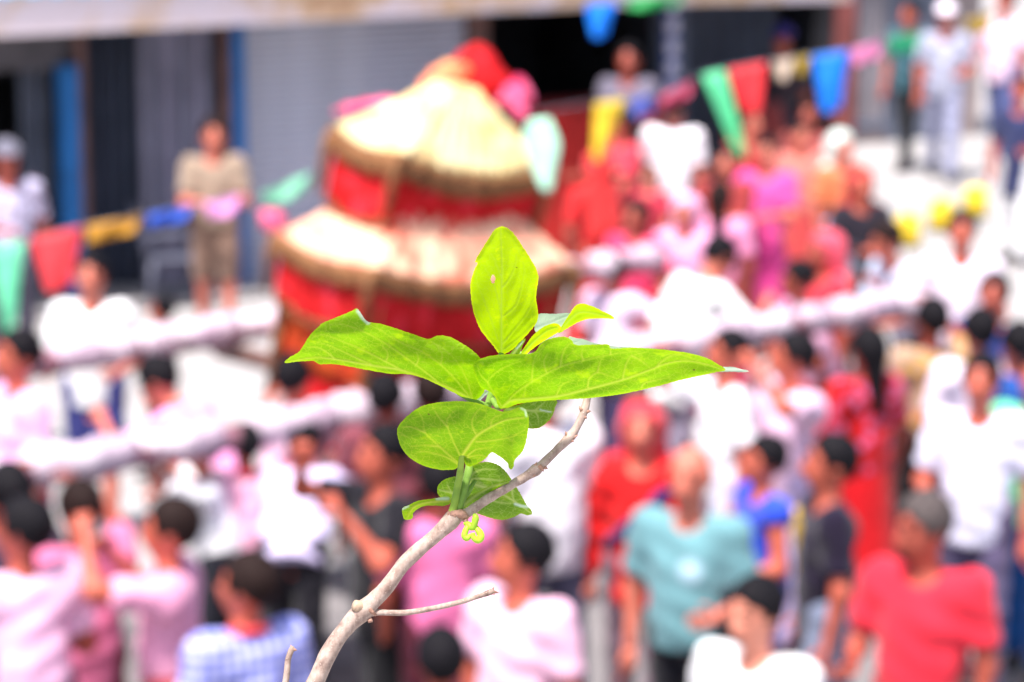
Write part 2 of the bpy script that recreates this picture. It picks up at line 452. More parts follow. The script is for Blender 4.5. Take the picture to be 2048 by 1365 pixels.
# ------------------------------------------------------------------ people
def rcone(P, a, b, r1, r2, s=None):
    a = np.array(a, float); b = np.array(b, float); sc_ = 1.0
    if s is not None:
        s = np.array(s); P = P * s; a = a * s; b = b * s; sc_ = 1 / max(s)
    d = b - a; h = np.clip(((P - a) @ d) / (d @ d + 1e-12), 0, 1)
    return (np.linalg.norm(P - a - h[:, None] * d, axis=1) - (r1 + (r2 - r1) * h)) * sc_
def ellip(P, c, r):
    r = np.array(r); return (np.linalg.norm((P - np.array(c)) / r, axis=1) - 1) * r.min()
def smin(a, b, k=0.04):
    h = np.maximum(k - np.abs(a - b), 0) / k; return np.minimum(a, b) - h * h * k / 4
def usm(L, k=0.04):
    d = L[0]
    for e in L[1:]: d = smin(d, e, k)
    return d
def surfnet(fn, lo, hi, res):
    lo = np.array(lo) - 2 * res; n = np.ceil((np.array(hi) + 2 * res - lo) / res).astype(int) + 1
    g = np.stack(np.meshgrid(*[lo[i] + res * np.arange(n[i]) for i in range(3)], indexing='ij'), -1).reshape(-1, 3)
    D = fn(g).reshape(n)
    D[0], D[-1] = 1, 1; D[:, 0], D[:, -1] = 1, 1; D[:, :, 0], D[:, :, -1] = 1, 1
    acc = np.zeros((*(n - 1), 3)); cnt = np.zeros(n - 1); Q = []
    for ax in range(3):
        s0 = [slice(None)] * 3; s1 = [slice(None)] * 3; s0[ax] = slice(0, -1); s1[ax] = slice(1, None)
        a, b = D[tuple(s0)], D[tuple(s1)]; m = (a < 0) != (b < 0)
        idx = np.argwhere(m)
        if len(idx) == 0: continue
        av, bv = a[m], b[m]; pos = idx.astype(float); pos[:, ax] += av / (av - bv)
        o1, o2 = (ax + 1) % 3, (ax + 2) % 3; cs = []
        for d1, d2 in ((-1, -1), (0, -1), (0, 0), (-1, 0)):
            c = idx.copy(); c[:, o1] += d1; c[:, o2] += d2
            np.add.at(acc, tuple(c.T), pos); np.add.at(cnt, tuple(c.T), 1); cs.append(c)
        Q.append((cs, av < 0))
    act = cnt > 0; vid = -np.ones(n - 1, int); vid[act] = np.arange(act.sum())
    V_ = acc[act] / cnt[act][:, None] * res + lo; F_ = []
    for cs, fl in Q:
        q = np.stack([vid[tuple(c.T)] for c in cs], 1)
        q[~fl] = q[~fl][:, ::-1]; F_.append(q)
    return V_, (np.vstack(F_) if F_ else np.zeros((0, 4), int))
def ik(S, Wp, l1, l2, hint):
    S = np.array(S, float); Wp = np.array(Wp, float); d = Wp - S; L = np.linalg.norm(d)
    if L > (l1 + l2) * 0.985: Wp = S + d / L * (l1 + l2) * 0.985; d = Wp - S; L = np.linalg.norm(d)
    u = d / L; a = (l1 * l1 - l2 * l2 + L * L) / (2 * L); h = math.sqrt(max(l1 * l1 - a * a, 0))
    k = np.array(hint, float); k = k - u * (k @ u); k /= np.linalg.norm(k) + 1e-9
    return S + u * a + k * h, Wp
ARM = {'down': lambda s: ((s * .25, -.05, .83), (s * .5, .6, 0)),
       'bent': lambda s: ((s * .20, -.26, 1.08), (s * .4, .5, -1)),
       'fwd': lambda s: ((s * .12, -.42, 1.16), (s * .5, .3, -1)),
       'hold': lambda s: ((s * .07, -.27, 1.12), (s * .6, .2, -1)),
       'fold': lambda s: ((-s * .08, -.19, 1.16), (s * .6, -.1, -1)),
       'up': lambda s: ((s * .24, -.20, 1.70), (s * .8, -.2, -.5)),
       'beam': lambda s: ((s * .26, -.30, 1.42), (s * .7, .1, -1)),
       'high': lambda s: ((s * .14, -.32, 1.60), (s * .8, -.3, -.6)),
       'back': lambda s: ((s * .24, .16, .86), (s * .5, .8, 0)),
       'side': lambda s: ((s * .52, -.16, 1.26), (s * .4, .4, -1))}
LEFT, RIGHTA = -1, 1
def hand(mb, wr, d, side, curl):
    d = d / np.linalg.norm(d)
    t = np.array([0, -1.0, 0]) if abs(d[1]) < .8 else np.array([0, 0, 1.0])
    n = np.cross(d, t); n /= np.linalg.norm(n); t = np.cross(n, d)          # t: thumb side, n: palm normal
    n = n * (-side if abs(d[1]) < .8 else 1)
    mb.tube([wr - d * .02, wr + d * .03, wr + d * .075, wr + d * .092], [.024, .034, .037, .026], 8, flat=.45)
    for k, L in enumerate((.066, .075, .070, .054)):
        b = wr + d * .085 + t * (.027 - .018 * k)
        e = d.copy(); P = [b - d * .01]; p = b
        for j in range(3):
            e = e * math.cos(curl) + n * math.sin(curl); e /= np.linalg.norm(e)
            p = p + e * L * (.42, .33, .25)[j]; P.append(p)
        mb.tube(P, [.009, .0088, .008, .006], 5)
    b = wr + d * .025 + t * .026; e = d * .6 + t * .7 + n * .25; e /= np.linalg.norm(e)
    p2 = b + e * .04; e2 = d * .85 + t * .2 + n * .4 * curl; e2 /= np.linalg.norm(e2)
    mb.tube([b, p2, p2 + e2 * .032], [.013, .011, .007], 5)

def rx(t): c, s = math.cos(t), math.sin(t); return np.array([[1, 0, 0], [0, c, -s], [0, s, c]])
def rz(t): c, s = math.cos(t), math.sin(t); return np.array([[c, -s, 0], [s, c, 0], [0, 0, 1]])
def person(px, py, label, yaw=0, h=1.65, shirt=(235, 190, 225), pants=(40, 42, 58), skin=0, hair='black', arms=('down', 'down'),
           lean=0.0, turn=0.0, nod=0.0, bulk=1.0, stride=0.1, hem=.82, sleeve=.75, legs='long', hat=None, veil=None, longhair=False,
           pat=None, c2=None, res=.022, collar=None, extra=None, skirt=None, z0=0.0, band=None, cape=None):
    PIV = np.array([0, 0, .93]); RU = rx(rad(lean)); HP = np.array([0, -.01, 1.47]); RH = rz(rad(-turn)) @ rx(rad(nod))
    def up(P): return (P - PIV) @ RU + PIV              # world local -> upper frame
    HS = 1.1
    def hd(P): return ((up(P) - HP) @ RH) / HS + HP
    def un(p): return RU @ (np.array(p, float) - PIV) + PIV
    def unh(p): return un(RH @ ((np.array(p, float) - HP) * HS) + HP)
    b = bulk; sh = {}; A = {}
    for s, a in zip((-1, 1), arms):
        tgt, hint = ARM[a](s) if isinstance(a, str) else (a, (s * .6, .2, -1))
        S = np.array([s * .184 * (.5 + .5 * b), 0, 1.36]); el, wr = ik(S, tgt, .285, .25, hint); A[s] = (S, el, wr)
    LG = {}
    for s in (-1, 1):
        o = stride * s
        LG[s] = (np.array([s * .088, 0, .9]), np.array([s * .096, -o * .55 - .012, .49]), np.array([s * .1, -o, .085]))
    def torso(q, g):
        return [rcone(q, (0, 0, .98), (0, -.01 * b, 1.2), .138 * b + g, .145 * (.4 + .6 * b) + g, (1, 1.32 / (.6 + .4 * b), 1)),
                rcone(q, (-.13, .005, 1.335), (.13, .005, 1.335), .08 + g, .08 + g, (1, 1.05, 1))]
    def body(P):
        q = up(P); k = hd(P)
        L = torso(q, 0) + [rcone(q, (0, .008, 1.36), (0, -.012, 1.5), .057, .053)]
        for s in (-1, 1):
            S, e, wr = A[s]; L += [rcone(q, S, e, .053, .04), rcone(q, e, wr, .041, .026)]
        d = usm(L)
        head = usm([ellip(k, (0, .014, 1.607), (.077, .097, .094)), ellip(k, (0, -.028, 1.548), (.057, .072, .078)),
                    rcone(k, (0, -.086, 1.6), (0, -.108, 1.566), .008, .015)], .03)
        for s in (-1, 1):
            head = np.maximum(head, -(np.linalg.norm(k - np.array([s * .033, -.112, 1.607]), axis=1) - .021))
            head = smin(head, ellip(k, (s * .079, .018, 1.58), (.012, .024, .033)), .01)
        d = smin(d, head, .02)
        G = [rcone(P, (-.06, 0, .93), (.06, 0, .93), .115, .115, (1, 1.15, 1))]
        for s in (-1, 1):
            a, kn, an = LG[s]
            G += [rcone(P, a, kn, .083, .055), rcone(P, kn, an, .056, .038), rcone(P, an + (0, .03, -.045), an + (0, -.14, -.052), .035, .028)]
        return smin(d, usm(G), .05)
    ph = random.uniform(0, 6)
    def wr_(P): return .005 * np.sin(P[:, 0] * 31 + P[:, 2] * 22 + ph) * np.sin(P[:, 1] * 37 - P[:, 2] * 15 + ph) + .004 * np.sin(P[:, 2] * 48 + P[:, 0] * 18 + ph)
    def shirtf(P):
        q = up(P); L = torso(q, .022) + [rcone(q, (0, 0, hem - .05), (0, 0, 1.05), .158 * (.3 + .7 * b), .155 * (.3 + .7 * b), (1, 1.18, 1))]
        for s in (-1, 1):
            S, e, wr = A[s]
            if sleeve > 1: L += [rcone(q, S, e, .072, .058), rcone(q, e, e + (wr - e) * min(sleeve - 1, .95), .058, .048)]
            else: L += [rcone(q, S - (e - S) * .05, S + (e - S) * sleeve, .073, .068)]
        d = usm(L, .05) + wr_(P)
        d = np.maximum(d, hem - q[:, 2])
        d = np.maximum(d, -(np.linalg.norm((q - np.array([0, -.045, 1.455])) * (1, 1, .8), axis=1) - .075))
        for s in (-1, 1):
            if sleeve <= 1:
                S, e, wr = A[s]; u = (e - S) / np.linalg.norm(e - S)
                d = np.where((np.linalg.norm(q - S - ((q - S) @ u)[:, None] * u, axis=1) < .12) & (abs(q[:, 0]) > .16), np.maximum(d, (q - S) @ u - .285 * sleeve), d)
        return d
    def pantsf(P):
        G = [rcone(P, (-.062, 0, .95), (.062, 0, .95), .13 * (.5 + .5 * b), .13 * (.5 + .5 * b), (1, 1.12, 1))]
        for s in (-1, 1):
            a, kn, an = LG[s]
            if legs == 'shorts': G += [rcone(P, a, kn + (0, 0, .03), .104, .088)]
            else: G += [rcone(P, a, kn, .1, .074), rcone(P, kn, an + (0, 0, .01), .074, .062)]
        d = usm(G, .03) + wr_(P) * .8
        d = np.maximum(d, (.47 if legs == 'shorts' else .075) - P[:, 2])
        return np.maximum(d, P[:, 2] - 1.02)
    def skirtf(P):
        ang = np.arctan2(P[:, 1], P[:, 0])
        d = rcone(P, (0, 0, .98), (0, -.02, .1), .15, .27, (1, 1.12, 1)) + .010 * np.sin(ang * 9 + ph) * np.clip(1.0 - P[:, 2], 0, 1)
        return np.maximum(np.maximum(d, .06 - P[:, 2]), P[:, 2] - 1.03)
    def hairf(P):
        k = hd(P); d = ellip(k, (0, .019, 1.612), (.0875, .110, .108)) + .008 * np.sin(k[:, 0] * 90 + ph) * np.sin(k[:, 2] * 80) * np.sin(k[:, 1] * 85)
        d = np.maximum(d, -((k[:, 2] - 1.588) * .68 + (k[:, 1] + .006) * .73) + .012 * np.sin(k[:, 0] * 70 + ph) * np.sin(k[:, 1] * 60 + k[:, 2] * 75 + ph))
        for s in (-1, 1):      # sides: down to the ears
            d = smin(d, np.maximum(ellip(k, (s * .074, .002, 1.606), (.017, .05, .05)), -.004 + .006 * np.sin(k[:, 2] * 160 + k[:, 1] * 120)), .012)
        if longhair: d = smin(d, rcone(k, (0, .07, 1.58), (0, .1, 1.3), .07, .045, (1, 1.3, 1)), .04)
        return d
    def veilf(P):
        k = hd(P); q = up(P)
        d = ellip(k, (0, .03, 1.6), (.108, .118, .122))
        d = smin(d, rcone(k, (0, .075, 1.52), (0, .12, 1.15), .1, .15, (1, 1.4, 1)), .06)
        d = smin(d, rcone(q, (-.14, .02, 1.36), (.14, .02, 1.36), .1, .1), .05) + wr_(P)
        return np.maximum(d, -((k[:, 2] - 1.6) * .35 + (k[:, 1] + .045) * .94))
    def hatf(P):
        k = hd(P); d = ellip(k, (0, .014, 1.625), (.098, .116, .108))
        d = np.maximum(d, 1.632 - k[:, 2])
        return np.minimum(d, np.maximum(ellip(k, (0, -.09, 1.637), (.082, .105, .012)), k[:, 1] - .05))
    # placement: the crown of the head falls on the pixel, the feet on the ground
    S_ = h / 1.7; rzv = rad(-yaw)
    top = unh((0, .015, 1.715)); topw = rz(rzv) @ top * S_
    Pw = at_height(px, py, topw[2] + z0); loc = (Pw[0] - topw[0], Pw[1] - topw[1], z0)
    root = thing('person', label, 'person', loc, rzv, 'people in the street crowd'); root.scale = (S_,) * 3
    # bounding box of the skeleton
    pts = [unh((0, 0, 1.72)), unh((0, -.12, 1.55)), unh((0, .13, 1.6))] + [un(x) for s in (-1, 1) for x in A[s]] + [x for s in (-1, 1) for x in LG[s]]
    pts = np.array(pts); lo = pts.min(0) - .19; hi = pts.max(0) + .19; lo[2] = -.02; hi[2] = max(pts[:, 2].max() + .06, 1.0)
    v, f = surfnet(body, lo, hi, res)
    mb = MB(); mb.add(v, f)
    for s in (-1, 1):
        S, e, wr = A[s]; hand(mb, un(wr), un(wr) - un(e), s, .35 if arms[0 if s < 0 else 1] in ('down', 'back') else .75)
    for s in (-1, 1): mb.ball(unh((s * .033, -.079, 1.605)), .0135, 8, 6, 1)
    mb.ball(unh((0, -.094, 1.532)), (.024, .011, .008), 8, 5, 2)
    for s in (-1, 1): mb.tube([unh((s * .052, -.076, 1.63)), unh((s * .034, -.088, 1.636)), unh((s * .016, -.092, 1.631))], .006, 5, 3)
    mb.build('body', [SKIN[skin], EYE, LIP, HAIR['black']], root, True)
    def piece(name, fn, mat, l=None, hh=None):
        v, f = surfnet(fn, lo if l is None else l, hi if hh is None else hh, res)
        if len(v): return link(name, mesh(name, v, f), mat, root)
    zlo = lo.copy(); zlo[2] = min(un((0, 0, hem))[2], un((0, 0, 1.2))[2]) - .25
    piece('shirt', shirtf, cloth(shirt, pat, c2), zlo)
    if skirt: piece('skirt', skirtf, cloth(skirt), (-.36, -.36, 0), (.36, .36, 1.05))
    else: piece('shorts' if legs == 'shorts' else 'trousers', pantsf, cloth(pants), (-.28, -.45, 0), (.28, .45, 1.05))
    hc = unh((0, .02, 1.6)); hl, hh_ = hc - (.2, .2, .2 if not longhair else .42), hc + .2
    if veil: piece('headscarf', veilf, cloth(veil), hc - (.32, .34, .6), hc + (.32, .34, .2))
    elif hair: piece('hair', hairf, HAIR[hair], hl, hh_)
    if hat: piece('cap', hatf, cloth(hat), hc - .24, hc + .24)
    for s in (-1, 1):
        an = LG[s][2]
        m = MB(); m.tube([an + (0, .06, -.045), an + (0, .04, -.038), an + (0, -.06, -.036), an + (0, -.13, -.05), an + (0, -.165, -.058)], [.03, .043, .044, .038, .02], 8, flat=.85)
        v_ = [(p[0], p[1], max(p[2], .002)) for p in m.v]; m.v = v_
        m.build('shoe', SHOE, root, True)
    if collar:
        m = MB(); c_ = [un((.072 * math.cos(t), .01 + .066 * math.sin(t), 1.425 + .012 * math.sin(t))) for t in np.linspace(0, 2 * math.pi, 17)]
        m.tube(c_, .02, 6, cap=False); m.build('collar', cloth(collar), root, True)
    if cape:          # a cloth hung from the shoulder down the back
        m = MB(); m.sheet([[un((.06 + .02 * math.sin(j * 1.4 + i * .4), .12 + .2 * j / 6 + .04 * i / 9, 1.36 - .5 * i / 9)) for j in range(7)] for i in range(10)], .006)
        m.build('back_cloth', cloth(cape), root, True)
    if band:          # a sash worn across the body
        m = MB(); c_ = [un((.17 * math.cos(t) * .95, .135 * math.sin(t), 1.18 + .16 * math.cos(t))) for t in np.linspace(0, 2 * math.pi, 25)]
        m.tube(c_, .035, 6, cap=False); m.build('sash', cloth(band), root, True)
    return root, {s: np.array(loc) + rz(rzv) @ un(A[s][2]) * S_ for s in (-1, 1)}

PK = (240, 186, 228)        # the pale pink of the procession shirts
PK2 = (226, 120, 168); WH = (236, 234, 246); LAV = (206, 196, 238)
Rr = .024
# --- front of the crowd
person(52, 992, 'person with black hair in pale pink shirt seen from behind at the crowd\'s near corner', 150, 1.68, (244, 196, 232), skin=1, turn=-40, bulk=1.12, arms=('bent', 'down'))
person(345, 992, 'person in pink shirt with one brown arm raised to the near beam', 95, 1.64, (240, 172, 210), pants=(150, 50, 55), skin=0, hair='brown', arms=('beam', 'high'), hem=.95)
person(500, 1102, 'person with cropped brown hair in blue checked shirt and red collar', 148, 1.64, (110, 120, 205), pants=(60, 70, 120), skin=0, hair='brown', pat='check', c2=(205, 205, 245), collar=(205, 60, 70), turn=-35, bulk=1.05, arms=('down', 'bent'))
person(1052, 1043, 'person in profile with black hair and very pale pink shirt below the leaves', 40, 1.66, (246, 196, 226), skin=0, turn=45, bulk=1.06, arms=('down', 'down'), hem=.8)
person(882, 1252, 'person with black hair and black shirt seen mostly by the top of the head', 170, 1.55, (34, 34, 40), skin=1)
person(1508, 1152, 'person in bright white T-shirt with black hair, face tilted down', 35, 1.66, (246, 244, 250), skin=3, nod=10, turn=10, arms=('down', 'bent'), bulk=1.1)
person(1842, 985, 'heavy man in bright red polo shirt with short greying hair', 28, 1.72, (214, 44, 62), pants=(90, 60, 60), skin=1, hair='grey', turn=34, nod=12, bulk=1.17, arms=('bent', 'down'))
person(1380, 888, 'balding man in teal T-shirt and black trousers walking along', 22, 1.7, (104, 148, 154), pants=(26, 26, 34), skin=2, hair=None, bulk=1.1, arms=('down', 'bent'), nod=8, hem=.86, pat='print', c2=(170, 200, 214))
person(1668, 865, 'slim person in dark navy T-shirt and faded jeans, walking in profile', 84, 1.66, (28, 20, 40), pants=(126, 136, 160), skin=0, arms=('down', 'down'), stride=.16, hem=.8)
person(1535, 868, 'boy in royal blue vest with red print and yellow sash', 72, 1.5, (48, 78, 205), pants=(60, 70, 150), skin=0, sleeve=.2, pat='print', c2=(196, 80, 110), arms=('bent', 'bent'), cape=(236, 192, 50))
person(1285, 800, 'woman in bright red jacket with dark blue scarf strip under the right leaf', 8, 1.6, (208, 26, 28), pants=(120, 96, 110), skin=2, sleeve=1.8, arms=('down', 'hold'), veil=(206, 60, 70), hem=.72, band=(40, 36, 90))
person(1096, 712, 'tall person in plain white shirt half hidden behind the leaves', 150, 1.82, (242, 232, 246), pants=(90, 88, 110), skin=0, bulk=1.1, arms=('down', 'down'), hem=.8)
person(772, 845, 'person in black T-shirt and black trousers with an arm up at the near beam', 62, 1.7, (20, 18, 25), pants=(18, 18, 22), skin=0, arms=('high', 'beam'), hem=.78)
person(588, 706, 'bearer with thick black hair and pink shoulders showing above the near beam', 200, 1.58, (244, 206, 236), pants=(60, 44, 60), skin=0, arms=('beam', 'beam'), bulk=1.05, nod=10)
person(612, 846, 'stooping bearer in lavender white shirt and black trousers, head behind the near beam', 184, 1.52, (214, 202, 242), pants=(26, 24, 32), skin=0, lean=46, arms=('high', 'high'), hem=.84, bulk=1.1)
person(492, 844, 'bearer in pink shirt with red neckline behind the blue checked shirt', 160, 1.38, (242, 184, 214), pants=(40, 36, 50), skin=0, collar=(205, 60, 80), arms=('up', 'beam'))
person(398, 852, 'bearer in loose white shirt stooping under the near beam', 100, 1.38, (238, 236, 250), pants=(30, 30, 40), skin=2, arms=('high', 'up'), lean=10, sleeve=.9)
person(880, 905, 'person in deep pink shirt walking behind the twig', 175, 1.62, (222, 112, 160), pants=(110, 44, 60), skin=0, arms=('down', 'down'))
# --- left side
person(16, 922, 'dark-haired person behind the near left corner, head only showing over the pink shoulder', 140, 1.7, (70, 60, 80), skin=1)
person(160, 955, 'person in rose pink shirt with dark hair reaching up to the near beam', 150, 1.62, (214, 112, 150), pants=(120, 50, 60), skin=1, hair='brown', arms=('high', 'up'), hem=.78)
person(38, 655, 'bearer in light pink shirt walking between the two beams at the far end', 60, 1.72, (240, 190, 240), pants=(190, 70, 90), skin=0, arms=('beam', 'down'), bulk=1.08, hem=.84)
person(290, 715, 'bearer in pink shirt bent forward with arms stretched to the far beam', 112, 1.66, (236, 170, 226), pants=(120, 110, 112), skin=2, arms=('fwd', 'high'), lean=38, hem=.84)
person(182, 503, 'man in bright white T-shirt and navy shorts behind the far beam', 4, 1.66, (244, 244, 252), pants=(62, 66, 130), skin=2, legs='shorts', arms=('bent', 'bent'), stride=.06)
person(425, 235, 'man in tan T-shirt and long brown shorts holding something pink at the roller shutter', 350, 1.68, (156, 136, 118), pants=(128, 102, 88), skin=2, legs='shorts', arms=('hold', 'hold'), hem=.9, hair='brown')
person(12, 282, 'man in grey cap and patterned white shirt at the dark shop door', 345, 1.66, (196, 190, 216), pants=(70, 66, 80), skin=1, hat=(110, 108, 122), arms=('hold', 'down'), pat='motif', c2=(120, 92, 110))
person(326, 590, 'child in dark clothes with black hair just beyond the far beam', 100, 1.15, (44, 36, 46), skin=0, arms=('down', 'down'), res=.026)
# --- behind the palanquin, by the counter
person(1258, 86, 'man in dim grey shirt standing inside the dark shop behind the counter', 12, 1.72, (112, 106, 122), skin=1, arms=('fold', 'fold'), res=.026, z0=.25)
person(1345, 183, 'man in plain white T-shirt standing before the red counter', 200, 1.7, (238, 232, 246), pants=(60, 60, 74), skin=2, bulk=1.1, arms=('down', 'bent'), hem=.85, hair='brown')
person(1248, 218, 'woman in coral red top holding a cream plate by the red counter', 60, 1.56, (216, 66, 84), skirt=(190, 50, 70), skin=1, longhair=True, arms=('fwd', 'hold'))
person(1300, 330, 'child in red dress in front of the white T-shirt man', 30, 1.15, (206, 60, 80), skirt=(216, 60, 96), skin=3, longhair=True, arms=('down', 'down'))
person(1195, 300, 'woman in plain red sari close to the palanquin roof corner', 150, 1.55, (204, 42, 44), skirt=(196, 40, 44), veil=(208, 50, 50), skin=1)
person(1452, 292, 'woman with bare brown face and maroon shawl between white and magenta clothes', 10, 1.52, (150, 56, 56), skirt=(150, 44, 50), skin=2, longhair=True, arms=('fold', 'fold'))
person(1535, 272, 'woman in hot magenta top with tied black hair', 15, 1.56, (246, 84, 158), skirt=(200, 60, 130), skin=2, longhair=False, arms=('side', 'hold'), bulk=1.08)
person(1566, 52, 'man in purple cap standing in the shade under the bunting', 25, 1.68, (66, 54, 60), skin=1, hat=(62, 44, 118), res=.026, z0=.25)
person(1512, 140, 'person with dark hair behind the red pennant', 10, 1.6, (120, 50, 50), skin=0, res=.026)
person(1500, 215, 'person with brown face in red top under the green pennant', 330, 1.56, (190, 50, 56), skin=2, arms=('fold', 'down'), res=.026)
person(1620, 200, 'woman in dusky red shawl with reddish brown hair', 20, 1.56, (150, 72, 70), skirt=(140, 60, 60), skin=1, hair='brown', longhair=True, res=.026)
person(1600, 240, 'woman in salmon top beside the pale green headscarf', 350, 1.5, (216, 128, 116), skirt=(190, 70, 70), skin=2, res=.026)
person(1682, 262, 'woman in orange dress with pale green and white headscarf', 330, 1.54, (226, 128, 84), skirt=(170, 50, 50), veil=(196, 216, 208), skin=2)
person(1722, 335, 'person in black jacket with red cloth round the shoulders', 350, 1.52, (38, 34, 44), pants=(30, 30, 40), skin=0, sleeve=1.9, veil=(176, 52, 50), arms=('hold', 'hold'))
person(1680, 425, 'child with light blue cap beside the black jacket', 60, 1.2, (206, 220, 236), skin=2, hat=(80, 160, 214), res=.026)
person(1765, 445, 'man in pale sky blue shirt leaning towards the near beam', 60, 1.6, (196, 212, 236), skin=2, arms=('fwd', 'hold'), lean=22, hair='brown')
person(1652, 462, 'woman in strawberry red with pale pink scarf between the beams', 60, 1.56, (214, 54, 70), skirt=(200, 50, 60), veil=(226, 84, 104), skin=1)
person(1590, 520, 'woman in red dress with pale pink sleeves stooping between the beams', 70, 1.55, (246, 190, 226), skirt=(206, 44, 56), skin=1, lean=15, arms=('fwd', 'hold'))
# --- right of the palanquin
person(1462, 478, 'bearer in loose white shirt stooping with broad back between the two beams', 235, 1.7, (246, 244, 252), pants=(150, 140, 160), skin=2, bulk=1.2, arms=('beam', 'down'), hem=.66, lean=24, sleeve=.95, nod=22)
person(1226, 505, 'bearer in pink white shirt close to the lower palanquin roof', 215, 1.42, (242, 212, 242), pants=(60, 50, 90), skin=1, arms=('beam', 'down'), bulk=1.05)
person(1338, 522, 'woman in crimson dress and rose shawl under the far beam', 40, 1.3, (204, 36, 52), skirt=(200, 30, 46), veil=(224, 90, 120), skin=1)
person(1275, 395, 'woman in raspberry pink dress behind the far beam', 30, 1.5, (226, 62, 104), skirt=(214, 56, 92), skin=1, longhair=True)
person(1372, 388, 'woman with pale pink headscarf behind the far beam', 20, 1.5, (240, 180, 224), skirt=(206, 60, 90), veil=(246, 186, 228), skin=2)
person(1440, 362, 'woman with chestnut hair and rose pink shawl near the magenta top', 200, 1.5, (244, 150, 190), skirt=(206, 60, 90), hair='brown', longhair=True, skin=1)
person(1460, 655, 'bearer with black hair in white T-shirt with grey print', 70, 1.64, (234, 232, 248), pants=(220, 218, 236), skin=0, pat='print', c2=(120, 124, 146), arms=('high', 'down'))
person(1592, 662, 'bearer in pale pink T-shirt looking sideways under the near beam', 60, 1.64, (244, 208, 240), pants=(200, 180, 220), skin=0, turn=30, arms=('down', 'high'))
person(1738, 650, 'woman with black hair in dark red dress by the end of the near beam', 150, 1.58, (186, 18, 26), skirt=(196, 16, 26), skin=1, pat='motif', c2=(190, 90, 130), longhair=True)
person(1925, 418, 'man with short dark hair in pale pink shirt facing the procession', 8, 1.68, (248, 222, 246), pants=(90, 84, 110), skin=0, bulk=1.1, arms=('side', 'bent'))
person(1990, 542, 'person with dark face and black hair behind the pink shirt', 20, 1.62, (44, 60, 120), skin=1, res=.026)
person(1868, 592, 'person in mustard and grey patterned shirt and black trousers', 165, 1.62, (170, 140, 120), pants=(22, 22, 28), skin=1, pat='motif', c2=(196, 150, 60), arms=('high', 'down'))
person(1962, 612, 'person with black hair in pale pink white shirt, back turned', 170, 1.66, (246, 222, 248), pants=(190, 170, 200), skin=0, hair='black', arms=('down', 'bent'))
person(2040, 640, 'person in blue jacket at the outer edge of the crowd', 160, 1.6, (40, 84, 160), pants=(30, 70, 140), skin=0, sleeve=1.9)
person(1965, 702, 'man in white shirt with fine lavender checks and rolled sleeves', 18, 1.7, (226, 224, 246), pants=(90, 80, 110), skin=0, bulk=1.08, pat='check', c2=(204, 200, 230), arms=('bent', 'down'), hem=.8)
person(2078, 700, 'person in light green top and blue jeans at the outer edge of the crowd', 30, 1.62, (110, 210, 160), pants=(30, 90, 160), skin=0)
# --- far right, on open ground
person(1893, 6, 'man in white cap and open grey shirt over a white vest, grey jeans', 12, 1.78, (170, 172, 192), pants=(150, 152, 178), skin=0, hat=(248, 226, 240), pat='print', c2=(214, 216, 236), stride=.2, arms=('down', 'bent'))
person(1822, 2, 'man in dark teal shirt and black trousers beside the white-capped man', 40, 1.74, (58, 96, 108), pants=(22, 24, 30), skin=0, arms=('down', 'down'), stride=.18)
person(2014, -24, 'person in pinkish white shirt and blue jeans at the edge of the open ground', 40, 1.84, (248, 214, 240), pants=(90, 100, 150), skin=0, bulk=1.1, arms=('bent', 'down'))
person(2046, 150, 'person in navy dress and white trousers on the pale open ground', 30, 1.62, (50, 56, 92), pants=(238, 238, 250), skin=0, hem=.62, arms=('down', 'bent'))
person(770, 742, 'bearer with black hair right under the lower palanquin roof', 190, 1.6, (120, 60, 70), pants=(40, 36, 50), skin=1, res=.026)
person(862, 735, 'bearer with cropped dark hair half hidden by the left leaf', 170, 1.6, (150, 50, 60), pants=(40, 36, 50), skin=0, hair='brown', res=.026)

person(-130, 985, 'bearer in pink shirt at the outer end of the near beam', 80, 1.62, (240, 176, 210), pants=(60, 50, 70), skin=0, arms=('beam', 'beam'))
person(-110, 700, 'bearer in white shirt at the outer end of the far beam', 75, 1.62, (238, 232, 246), pants=(60, 50, 70), skin=1, arms=('beam', 'down'))

# ------------------------------------------------------------------ palanquin
HB = 1.35
n0, n1 = at_height(300, 905, HB), at_height(1600, 652, HB); f0, f1 = at_height(300, 690, HB), at_height(1300, 525, HB)
d0 = (n1 - n0); YAW = math.atan2(d0[1], d0[0])
lx = np.array([math.cos(YAW), math.sin(YAW), 0]); ly = np.array([-math.sin(YAW), math.cos(YAW), 0])
gap = (f0 - n0) @ ly; midp = n0 + ly * gap / 2
def px_of(P):
    d = P - CAM; return CW / 2 + F * d[0] / (d @ FWD), CH / 2 - F * (d @ UP) / (d @ FWD)
ts = np.linspace(0, 6, 601); tb = min(ts, key=lambda t: abs(px_of(midp + lx * t)[0] - 848)); ctr = midp + lx * tb
ZC = (ctr - CAM) @ FWD
def hC(py, px=848): return at_depth(px, py, ZC)[2]
print('palanquin', ctr, 'gap', gap, 'heights', [round(hC(y), 2) for y in (500, 305, 170, 100)])
pal = thing('palanquin', 'two-tiered festival palanquin with cream cloth roofs and red valances on long wrapped beams', 'palanquin', (ctr[0], ctr[1], 0), YAW)
def loc_off(X): return np.array([lx[0] * X, ly[0] * X])         # a shift along the street's width, in palanquin axes
def clothcol(name, stops, scale, rough=.85):
    m, n, b = newmat(name); x = noise(n, scale, 4)
    r = ramp(n, x.outputs['Fac'], stops); n.links.new(r.outputs[0], b.inputs['Base Color'])
    b.inputs['Roughness'].default_value = rough; b.inputs['Specular IOR Level'].default_value = .2
    bump(n, b, noise(n, scale * 6, 5).outputs['Fac'], .4, .01); return m
CREAM = clothcol('cream_silk', [(.36, lin((226, 180, 128))), (.47, lin((242, 220, 156))), (.6, lin((248, 234, 184))), (.72, lin((236, 204, 150)))], 7)
